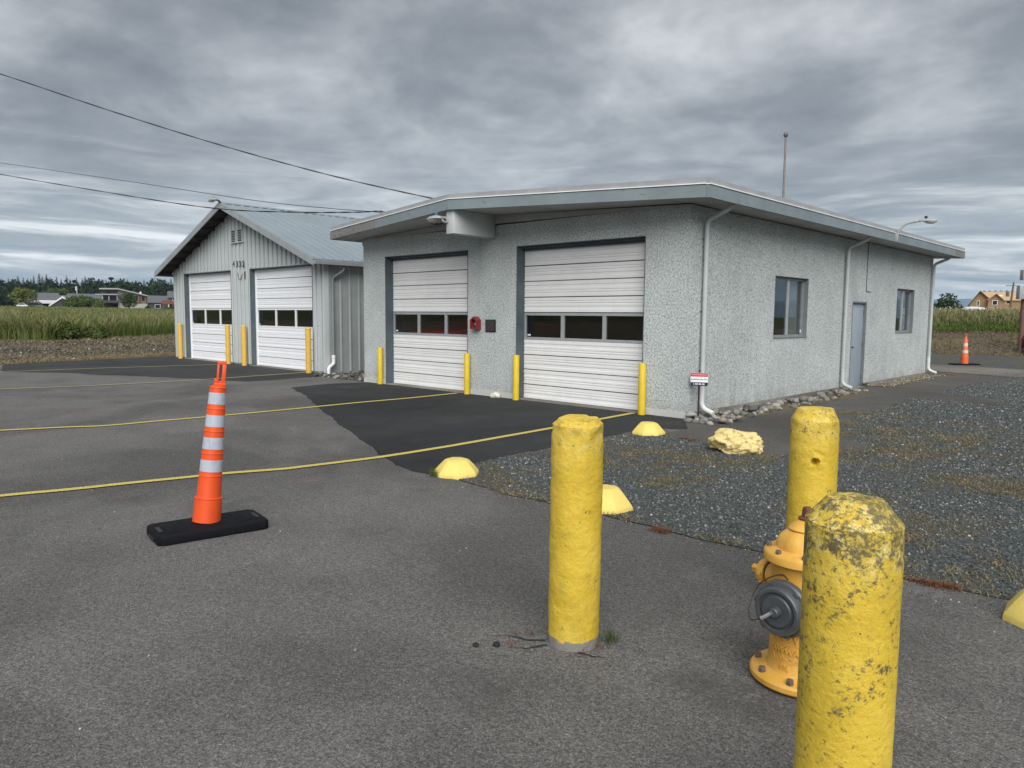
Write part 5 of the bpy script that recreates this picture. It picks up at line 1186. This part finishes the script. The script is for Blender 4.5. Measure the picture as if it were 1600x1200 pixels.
# plants in the two fields
shrub('field_shrub', 'dark green leafy weed clump at the left front of the tall grass', at(-.604, 32.4), (1.5, 1.3, 1.05), M_leaf_mid, 3800, .055, 3)
shrub('field_shrub', 'low dark green weed clump right of the leafy one in the left field', at(-.566, 33.8), (2.4, 1.1, .75), M_leaf_mid, 3600, .05, 5)
shrub('field_shrub', 'rounded green shrub in tall weeds left of the wooden post', at(.655, 40.5), (1.7, 1.5, 1.1), M_leaf_mid, 2400, .06, 7)
shrub('field_shrub', 'low green weed clump in the right field just above the far orange cone', at(.60, 40.5), (2.4, 1.2, .65), M_leaf_mid, 1800, .055, 8)

# ------------------------------------------------------------------ far left: houses, trees, cars
def gable_block(t, x0, x1, y0, y1, z0, z1, rise, wallm, roofm, over=.5, along='x'):
    b = MB(); b.box(x0, x1, y0, y1, z0, z1)
    ym, xm = (y0 + y1) / 2, (x0 + x1) / 2
    if along == 'x':
        for x in (x0, x1 - .01): b.add([(x, y0, z1), (x, y1, z1), (x, ym, z1 + rise), (x + .01, y0, z1), (x + .01, y1, z1), (x + .01, ym, z1 + rise)], [(0, 1, 2), (3, 5, 4)])
    else:
        for y in (y0, y1 - .01): b.add([(x0, y, z1), (x1, y, z1), (xm, y, z1 + rise), (x0, y + .01, z1), (x1, y + .01, z1), (xm, y + .01, z1 + rise)], [(0, 1, 2), (3, 5, 4)])
    b.build('wall', wallm, t)
    b = MB(); s = rise / ((y1 - y0) / 2 if along == 'x' else (x1 - x0) / 2)
    for sg in (-1, 1):
        if along == 'x':
            e = (y0 - over) if sg < 0 else (y1 + over); ez = z1 - over * s
            q = [(x0 - over, ym, z1 + rise), (x1 + over, ym, z1 + rise), (x1 + over, e, ez), (x0 - over, e, ez)]
        else:
            e = (x0 - over) if sg < 0 else (x1 + over); ez = z1 - over * s
            q = [(xm, y0 - over, z1 + rise), (xm, y1 + over, z1 + rise), (e, y1 + over, ez), (e, y0 - over, ez)]
        b.hexa([(a, c, d + .02) for a, c, d in q], [(a, c, d + .22) for a, c, d in q])
    return b.build('roof', roofm, t)
def window(t, x, y, z, wd, h, axis='y', sgn=-1, framem=None):
    e = .1
    if axis == 'y':
        f = MB(); f.box(x - wd / 2 - e, x + wd / 2 + e, y + (.0 if sgn > 0 else -.06), y + (.06 if sgn > 0 else 0), z - e, z + h + e); fo = f.build('window', framem or M_drip, t)
        MB().box(x - wd / 2, x + wd / 2, y + (.061 if sgn > 0 else -.08), y + (.08 if sgn > 0 else -.061), z, z + h).build('pane', M_car_glass, fo)
    else:
        f = MB(); f.box(x + (.0 if sgn > 0 else -.06), x + (.06 if sgn > 0 else 0), y - wd / 2 - e, y + wd / 2 + e, z - e, z + h + e); fo = f.build('window', framem or M_drip, t)
        MB().box(x + (.061 if sgn > 0 else -.08), x + (.08 if sgn > 0 else -.061), y - wd / 2, y + wd / 2, z, z + h).build('pane', M_car_glass, fo)
def facing(u): return VIEW - math.atan(u)
VIEW = math.atan2(FWD.y, FWD.x) - math.pi / 2        # a house turned so that its local -y faces the photographer
M_hgrey, M_hdark, M_hred, M_hpale = plain('house_grey', (.13, .135, .14), .8), plain('house_dark', (.05, .05, .052), .8), plain('house_cedar', (.14, .045, .022), .8), plain('house_pale', (.36, .35, .32), .8)
M_hwhite, M_shingle, M_hbrown = plain('house_white', (.68, .69, .70), .7), plain('grey_shingle', (.10, .105, .115), .9), plain('house_brown', (.12, .075, .05), .8)
DH_ = 240.
p = at(-.524, DH_); t = thing('modern_house', 'modern two-storey house with a long mono-pitch roof and red cedar panels beyond the field', 'house', p, facing(-.524))
L_ = lambda px: (px - 194.5) * DH_ / 1155 * .886                     # metres along the frontage
hz = lambda py: (487.5 - py) * DH_ / 1155 + 1.65 - p[2]
b = MB(); b.box(L_(184), L_(230), 0, 8, -1, hz(474)); b.build('lower_wall', M_hpale, t)
b = MB(); b.hexa([(L_(184), 0, hz(474)), (L_(231), 0, hz(474)), (L_(231), 8, hz(474)), (L_(184), 8, hz(474))], [(L_(184), 0, hz(453.5)), (L_(231), 0, hz(462)), (L_(231), 8, hz(462)), (L_(184), 8, hz(453.5))]); b.build('upper_wall', M_hgrey, t)
b = MB(); b.box(L_(160), L_(183.9), .3, 8, hz(473), hz(452.6)); b.build('tower_wall', M_hgrey, t)
b = MB(); b.box(L_(163), L_(183.9), 1.5, 7.5, -1, hz(473.1)); b.build('lower_wall', M_hbrown, t)
b = MB(); b.hexa([(L_(156), -1, hz(453)), (L_(185), -1, hz(452.6)), (L_(185), 9, hz(452.6)), (L_(156), 9, hz(453))], [(L_(156), -1, hz(451)), (L_(185), -1, hz(450.8)), (L_(185), 9, hz(450.8)), (L_(156), 9, hz(451))]); b.build('flat_roof', M_hpale, t)
b = MB(); b.hexa([(L_(185), -1, hz(452.6)), (L_(233.5), -1, hz(463)), (L_(233.5), 9, hz(463)), (L_(185), 9, hz(452.6))], [(L_(185), -1, hz(450.9)), (L_(233.5), -1, hz(461.3)), (L_(233.5), 9, hz(461.3)), (L_(185), 9, hz(450.9))]); b.build('sloped_roof', M_hpale, t)
b = MB(); b.box(L_(150), L_(184), -2.2, .29, hz(461.4), hz(460)); b.build('balcony_canopy', M_hpale, t)
b = MB(); b.box(L_(160), L_(184), -1.9, .29, hz(473.5), hz(472.5)); b.box(L_(161), L_(184), -1.85, -1.8, hz(472.4), hz(469.5)); b.build('balcony', M_hdark, t)
for x_ in (161, 170.5, 183): MB().box(L_(x_) - .12, L_(x_) + .12, -1.8, -1.55, -1 if x_ == 161 else hz(472.4), hz(461.5)).build('post', M_hpale, t)
for x0_, x1_ in ((216, 220.5), (227, 231)): MB().box(L_(x0_), L_(x1_), -.12, -.01, hz(473.5), hz(457 + (x0_ - 184) * .17 + .8)).build('cedar_panel', M_hred, t)
for x_, z_, w_, h_ in ((165, 458.5, 1.5, .8), (168.5, 458.5, .6, .8), (171, 458.5, .6, .8), (178, 458.5, 2.4, .9)): window(t, L_(x_), .3, hz(z_), w_, h_, framem=M_hgrey)
for x_, z_, w_, h_ in ((166, 470, 2, 1.6), (177, 470, 2, 1.6)): window(t, L_(x_), .3, hz(z_), w_, h_, framem=M_hdark)
for x_, z_, w_, h_ in ((212, 470, 1.3, 1.8), (223.7, 470.2, 1.0, 2.0)): window(t, L_(x_), 0, hz(z_), w_, h_, framem=M_hpale)
MB().box(L_(220) - .25, L_(220) + .25, 3, 3.5, hz(459.5), hz(455)).build('flue', M_hwhite, t)
MB().box(L_(178.5), L_(180.5), 1.40, 1.49, -1, hz(476)).build('door', M_hdark, t)
p = at(-.572, 252); t = thing('house', 'low house with a hipped grey roof left of the modern house', 'house', p, facing(-.572))
gable_block(t, -6, 7, 0, 8, -1, 2.6, 2.4, M_hgrey, M_shingle, .5); MB().box(1.5, 2.5, -.05, -.01, 0, 2).build('door', M_hdark, t); window(t, -3, 0, 1, 1.6, 1.2)
p = at(-.604, 246); t = thing('house', 'low grey-roofed house with white gable bargeboards beyond the field', 'house', p, facing(-.604))
rf = gable_block(t, -1.5, 6, 1.5, 9, -1, 2.3, 2.0, M_hdark, M_shingle, .5)
b = MB(); b.add([(-4, -1, 0), (2.4, -1, 0), (2.4, -1, 1.2), (-.8, -1, 3.6), (-4, -1, 1.2), (-4, 2, 0), (2.4, 2, 0), (2.4, 2, 1.2), (-.8, 2, 3.6), (-4, 2, 1.2)], [(0, 1, 2, 3, 4), (9, 8, 7, 6, 5), (1, 6, 7, 2), (0, 4, 9, 5)]); b.build('porch_wall', M_hdark, t)
for s in (-1, 1):
    b = MB(); q = [(-.8, -1.4), (-.8 + s * 4, -1.4)]; b.hexa([(q[0][0], -1.4, 3.5), (q[1][0], -1.4, .55), (q[1][0], 2.2, .55), (q[0][0], 2.2, 3.5)], [(q[0][0], -1.4, 4.15), (q[1][0], -1.4, 1.15), (q[1][0], 2.2, 1.15), (q[0][0], 2.2, 4.15)]); b.build('bargeboard', M_hwhite, t)
MB().box(4.6, 5.7, 2.5, 3.5, 2.6, 4.7).build('chimney', M_hwhite, t); window(t, 4.2, 1.5, .6, 1.4, 1.0)
p = at(-.642, 250); t = thing('house', 'long low house with dark roof and white eave at the far left', 'house', p, facing(-.642))
gable_block(t, -5.5, 6, 1, 9, -1, 2.4, 2.7, M_hdark, M_shingle, .4)
b = MB(); b.hexa([(-5.6, -2, 1.6), (5.5, -2, 1.6), (5.5, .9, 2.3), (-5.6, .9, 2.3)], [(-5, -2, 2.5), (5.5, -2, 2.5), (5.5, .9, 2.7), (-5, .9, 2.7)]); b.build('carport_roof', M_hwhite, t)
for x_ in (-5.2, 0, 5.2): MB().box(x_ - .1, x_ + .1, -1.8, -1.6, -1, 1.6).build('post', M_hwhite, t)
p = at(-.468, 235); t = thing('house', 'low grey house with a white gable right of the modern house', 'house', p, facing(-.468)); gable_block(t, -5, 3, 2, 9, -1, 2.6, 2.0, M_hdark, M_shingle, .4); gable_block(t, .5, 4, -1, 3, -1, 2.6, 1.8, M_hwhite, M_shingle, .3, 'y'); window(t, -2.5, 2, .8, 1.4, 1.1)
p = at(-.452, 232); t = thing('house', 'brown two-storey house with a red porch roof beside the metal garage', 'house', p, facing(-.452)); gable_block(t, -2.5, 6, 0, 8, -1, 4.2, 1.8, M_hbrown, M_shingle, .5)
MB().hexa([(-4.6, -2.2, 2.0), (5, -2.2, 2.0), (5, -.01, 3.0), (-4.6, -.01, 3.0)], [(-4.6, -2.2, 2.2), (5, -2.2, 2.2), (5, -.01, 3.2), (-4.6, -.01, 3.2)]).build('porch_roof', M_hred, t)
for x_ in (-4.2, -1.5, 1.2): MB().box(x_ - .15, x_ + .15, -2, -1.7, -1, 2.0).build('post', M_hbrown, t)
window(t, -1, 0, 3.3, 1.1, .9); window(t, -1, 0, .6, 1.2, 1.2)
M_white_paint, M_dark_paint = plain('white_car_paint', (.62, .64, .66), .3, .05), plain('dark_car_paint', (.02, .024, .03), .3, .1)
car('parked_car', 'small white car parked beyond the left field, under the yellow-green tree', 'car', at(-.661, 228, .1), VIEW + R(20), M_white_paint, 3.4, 1.7, 1.5)
car('parked_car', 'dark van with a white car-like roof parked at the carport beyond the field', 'van', at(-.643, 226, .1), VIEW + R(8), M_dark_paint, 4.4, 1.9, 1.9, True)
broad_tree('round_tree', 'yellow-green rounded tree behind the small white car', at(-.661, 236), 6.4, 8.6, M_leaf_yel, 3200, .26, 21, .1)
broad_tree('round_tree', 'pale green tree rising behind the white-gabled house', at(-.617, 262), 7.0, 11.0, M_leaf_mid, 2600, .28, 22, .2)
broad_tree('round_tree', 'bright green round tree standing in front of the modern house', at(-.5185, 226), 6.0, 6.4, M_leaf_mid, 3600, .2, 23, .05)
shrub('bramble_mound', 'wide low mound of green brambles left of the modern house', at(-.579, 222), (29., 9, 5.0), M_leaf_mid, 11000, .26, 24, 'bramble mound', 26)
shrub('hedge_shrub', 'small dark shrub at the right foot of the modern house', at(-.494, 224), (2.4, 2, 1.8), M_leaf_dark, 700, .16, 25)
shrub('hedge_shrub', 'dark low hedge by the houses next to the metal garage', at(-.462, 220), (13, 3, 1.5), M_leaf_dark, 2200, .18, 26)
t = thing('utility_pole', 'grey pole with a white transformer among the far left houses', 'utility pole', at(-.588, 258)); MB().tube([(0, 0, -1), (0, 0, 7.5)], .17, 8).build('pole', M_hpale, t); MB().lathe([(0, 6.3), (.32, 6.3), (.32, 7.6), (0, 7.7)], 12, Matrix.Translation((-.42, 0, 0))).build('transformer', M_hwhite, t, smooth=40); MB().box(-1, 1, -.06, .06, 7.2, 7.35).build('crossarm', M_pole, t)

# wooded ridge
blobs = []; random.seed(5)
for k in range(330):
    u = random.uniform(-.86, -.30); row = random.choice((0, 0, 1, 2)); d = 330 + row * 34 + random.uniform(-10, 10); x, y = place(u * d, d); z = float(height(x, y)) + row * 2.6
    rr = random.uniform(2.8, 5.2); hh = random.uniform(6.6, 10.6) + 1.5 * mnoise.noise(Vector((u * 22, row, 0)))
    blobs.append(((x, y, z + hh - rr), (rr, rr, rr * 1.15))); blobs.append(((x + random.uniform(-2, 2), y, z + hh * .35), (rr * 1.1, rr * 1.1, hh * .42)))
V, F_, tn = leaf_cloud(blobs, 80000, .80); tag(link('wood', fast_mesh('wood', V, F_, M_wood_far, {'tone': tn})), kind='stuff')
# conifers standing out above the wood
def conifer_mesh(H, seed):
    r_ = np.random.default_rng(seed); nq = 1500; z = r_.uniform(.08, 1, nq) ** .8; rad = (1 - z) ** .85 * .29 * H * (.55 + .45 * np.abs(np.sin(z * 38 + seed))) + .02 * H * (1 - z)
    a = r_.uniform(0, 6.283, nq); q = r_.uniform(.25, 1.0, nq); L = .055 * H * (1.15 - z)
    c = np.stack([np.cos(a) * rad * q, np.sin(a) * rad * q, z * H], 1); o = np.stack([np.cos(a), np.sin(a), -np.full(nq, .45)], 1); s_ = np.stack([-np.sin(a), np.cos(a), np.zeros(nq)], 1)
    V = np.stack([c - o * L[:, None] * .5, c - s_ * L[:, None] * .42, c + o * L[:, None] * .7, c + s_ * L[:, None] * .42], 1).reshape(-1, 3)
    return V, np.arange(nq * 4).reshape(-1, 4), np.repeat(np.clip(r_.normal(.45, .25, nq), 0, 1), 4)
protos = []
for k in range(4):
    V, F_, tn = conifer_mesh(1., 40 + k); t = thing('conifer', 'dark conifer spire rising out of the wooded ridge', 'tree', (0, 0, 0), 0, 'conifers along the wooded ridge'); link('crown', fast_mesh('crown', V, F_, M_conifer, {'tone': tn}), t)
    MB().tube([(0, 0, 0), (0, 0, .95)], [.016, .003], 6).build('trunk', M_trunk, t); protos.append(t)
tops = [(5, 436), (15, 434.5), (22, 436), (30, 431), (38, 434), (45, 435), (50, 436), (54.5, 431), (63, 427.5), (68, 432), (74.5, 428.5), (80, 434), (90, 432.5), (97, 436), (105.5, 431.5), (111, 436), (121, 434), (130, 435), (134.5, 432), (149, 437.5), (160, 438), (167, 437), (183, 437.5), (190, 434.5), (200, 437), (213, 438), (226, 437), (238, 434.5), (247, 436.5), (259, 436), (268, 435), (-15, 434), (-30, 431), (282, 434), (300, 436), (320, 435), (84, 436), (142, 438)]
for k, (px, py) in enumerate(tops):
    d = 372 + (k * 37 % 23); u = (px - 800) / 1155; x, y = place(u * d, d); top = (487.2 - .0077 * (100 - px) - py) * d / 1155 + 1.65; g = float(height(x, y)) + 2
    o = protos[k] if k < 4 else copy_tree(protos[k % 4]); o.location = (x, y, g); o.scale = ((top - g) * random.uniform(.9, 1.2),) * 2 + ((top - g),); o.rotation_euler.z = k * 1.7
# lone flat-topped tree on the ridge
d = 395; u = (175 - 800) / 1155; x, y = place(u * d, d); g = float(height(x, y)) + 2; top = (486.6 - 433) * d / 1155 + 1.65 - g
t = thing('snag_tree', 'odd tall tree with a spread dark top standing above the wooded ridge', 'tree', (x, y, g)); blobs = [((s * q, 0, top - .9 + abs(q) * .25), (.8, .8, .55)) for s in (-1, 1) for q in (.2, .9, 1.4)]
V, F_, tn = leaf_cloud(blobs, 260, .4); link('crown', fast_mesh('crown', V, F_, M_conifer, {'tone': tn}), t); b = MB(); b.tube([(0, 0, 0), (0, 0, top - .8)], [.3, .12], 6); b.build('trunk', M_trunk, t)

# ------------------------------------------------------------------ far right: house under construction, tank, tree, poles
DR = 175.
p = at(.659, DR); t = thing('unfinished_house', 'unfinished plywood house with bare sheathed roof beyond the right field', 'house', (p[0], p[1], 0), facing(.659))
L_ = lambda px: (px - 1561) * DR / 1155 * .835; hz = lambda py: (498.3 - py) * DR / 1155 + 1.65
M_osb = plain('plywood', (.30, .19, .095), .9, .18, 3); M_osb2 = plain('roof_sheathing', (.46, .32, .19), .9, .15, 3); M_truss = plain('blue_grey_wrap', (.26, .33, .40), .8)
b = MB(); b.add([(L_(1511), 0, 0), (L_(1543), 0, 0), (L_(1543), 0, hz(467)), (L_(1528), 0, hz(455.5)), (L_(1511), 0, hz(477)), (L_(1511), 10, 0), (L_(1543), 10, 0), (L_(1543), 10, hz(467)), (L_(1528), 10, hz(455.5)), (L_(1511), 10, hz(477))], [(0, 1, 2, 3, 4), (9, 8, 7, 6, 5), (0, 4, 9, 5), (1, 6, 7, 2)]); b.build('wall', M_osb, t)
b = MB(); b.box(L_(1543), L_(1597), .5, 10, 0, hz(470)); b.build('wall', M_osb, t)
b = MB(); b.add([(L_(1541), -1.2, 0), (L_(1564), -1.2, 0), (L_(1564), -1.2, hz(469)), (L_(1553.5), -1.2, hz(460.5)), (L_(1541), -1.2, hz(469)), (L_(1541), .6, 0), (L_(1564), .6, 0), (L_(1564), .6, hz(469)), (L_(1553.5), .6, hz(460.5)), (L_(1541), .6, hz(469))], [(0, 1, 2, 3, 4), (0, 4, 9, 5), (1, 6, 7, 2)]); b.build('bay_wall', M_osb, t)
rl = lambda a, c, y0, y1, th=.18: MB().hexa([(a[0], y0, a[1]), (c[0], y0, c[1]), (c[0], y1, c[1]), (a[0], y1, a[1])], [(a[0], y0, a[1] + th), (c[0], y0, c[1] + th), (c[0], y1, c[1] + th), (a[0], y1, a[1] + th)])
rl((L_(1528), hz(455.2)), (L_(1509), hz(479)), -.7, 10.4).build('roof_slope', M_hdark, t); rl((L_(1528), hz(455.2)), (L_(1544), hz(468)), -.7, 10.4).build('roof_slope', M_osb2, t)
rl((L_(1553.5), hz(460)), (L_(1539.5), hz(470)), -1.7, 3.0).build('bay_roof', M_osb2, t); rl((L_(1553.5), hz(460)), (L_(1565.5), hz(469.5)), -1.7, 3.0).build('bay_roof', M_osb2, t)
b = MB(); b.hexa([(L_(1529), 5, hz(455.2)), (L_(1598), 5, hz(455.2)), (L_(1598), .2, hz(470)), (L_(1545), .2, hz(470))], [(L_(1529), 5, hz(454.6)), (L_(1598), 5, hz(454.6)), (L_(1598), .2, hz(469.2)), (L_(1545), .2, hz(469.2))]); b.build('main_roof', M_osb2, t)
for k in range(7): MB().box(L_(1531 + k * 9), L_(1535.5 + k * 9), 4.7, 5.1, hz(454.5), hz(452.6)).build('truss_end', M_truss, t)
MB().hexa([(L_(1556), 2.6, hz(461.6)), (L_(1563), 2.6, hz(461.6)), (L_(1563), 2.0, hz(463.4)), (L_(1556), 2.0, hz(463.4))], [(L_(1556), 2.6, hz(460.8)), (L_(1563), 2.6, hz(460.8)), (L_(1563), 2.0, hz(462.6)), (L_(1556), 2.0, hz(462.6))]).build('roof_wrap', M_hwhite, t)
window(t, L_(1525.5), 0, hz(477), .35, 1.0); window(t, L_(1552), -1.2, hz(476.5), .85, .95); window(t, L_(1572.5), .5, hz(474.5), .75, .6); window(t, L_(1547.5), -1.2, hz(491), .6, 1.0); window(t, L_(1554), -1.2, hz(491), .6, 1.0); window(t, L_(1572), .5, hz(491), .5, .8)
p = at(.622, 120); t = thing('covered_tank', 'white domed cover on a low grey tank left of the unfinished house', 'tank', (p[0], p[1], 0), VIEW)
b = MB(); b.lathe([(2.3, 0), (2.3, 2.72), (2.0, 2.76)], 28, Matrix.Translation((.35, 0, 0))); b.build('wall', M_alu, t, smooth=50)
me = rock('cover', M_hwhite, (1.9, 1.9, .62), 3.3, 4, .16, 2.0); link('cover', me, t, (.1, 0, 2.95))
p = at(.583, 110); broad_tree('dark_tree', 'dark dense tree beside the back corner of the pebble-dashed garage', (p[0], p[1], .4), 5.0, 6.4, M_leaf_dark, 2600, .2, 31, .05)
t = thing('utility_pole', 'leaning dark utility pole in front of the unfinished house', 'utility pole', at(.672, 95), VIEW); p = t.location
b = MB(); b.tube([(-.15, 0, -.5), (.25, 0, 6.3 - p.z)], [.15, .10], 8); b.build('pole', M_pole, t); MB().lathe([(0, 0), (.2, 0), (.2, .62), (0, .68)], 12, Matrix.Translation((-.42, 0, 4.5 - p.z))).build('transformer', M_hgrey, t, smooth=40); MB().box(-.7, 1.1, -.04, .04, 5.85 - p.z, 5.93 - p.z).build('crossarm', M_pole, t)
x, y = place(.6900 * 34, 34); t = thing('siren_post', 'reddish post with two grey speaker boxes at the right edge of the photo', 'siren post', (x, y, 0), VIEW)
b = MB(); b.tube([(0, 0, -.1), (0, 0, 2.6)], .11, 10); b.build('post', plain('red_brown_post', (.14, .075, .055), .8, .3, 8), t, smooth=50); MB().tube([(.03, 0, 2.6), (.05, 0, 3.5)], .05, 8).build('mast', M_alu_dark, t, smooth=50)
o = MB().box(-.42, .02, -.30, -.06, 2.55, 3.16).build('speaker_box', M_lamp_grey, t, bevel=.012); MB().box(-.25, -.15, -.312, -.301, 2.78, 2.88).build('badge', M_hwhite, o); MB().box(-.24, -.16, -.312, -.301, 3.07, 3.13).build('badge', M_hwhite, o)
MB().box(-.25, .22, -.22, .02, 3.42, 3.88).build('speaker_box', M_lamp_grey, t, bevel=.012); MB().tube([(.05, 0, 3.30), (.05, 0, 3.43)], .07, 8).build('bracket', M_black, t)
x, y = place(.69 * 33 + 2.95, 33); car('parked_car', 'black vehicle mostly outside the right edge, parked by the siren post', 'car', (x, y, .012), VIEW, M_dark_paint, 4.6, 1.85, 1.45)

# ------------------------------------------------------------------ air
hz_m = bpy.data.materials.new('haze'); hz_m.use_nodes = True; nt = hz_m.node_tree; nt.nodes.clear()
pvn = nt.nodes.new('ShaderNodeVolumePrincipled'); pvn.inputs['Color'].default_value = (.55, .76, 1., 1); pvn.inputs['Density'].default_value = 1.0e-4; pvn.inputs['Anisotropy'].default_value = 0.
on = nt.nodes.new('ShaderNodeOutputMaterial'); nt.links.new(pvn.outputs[0], on.inputs['Volume'])
tag(MB().box(EYE.x - 12500, EYE.x + 12500, EYE.y - 12500, EYE.y + 12500, -1, 330).build('haze', hz_m), kind='stuff')
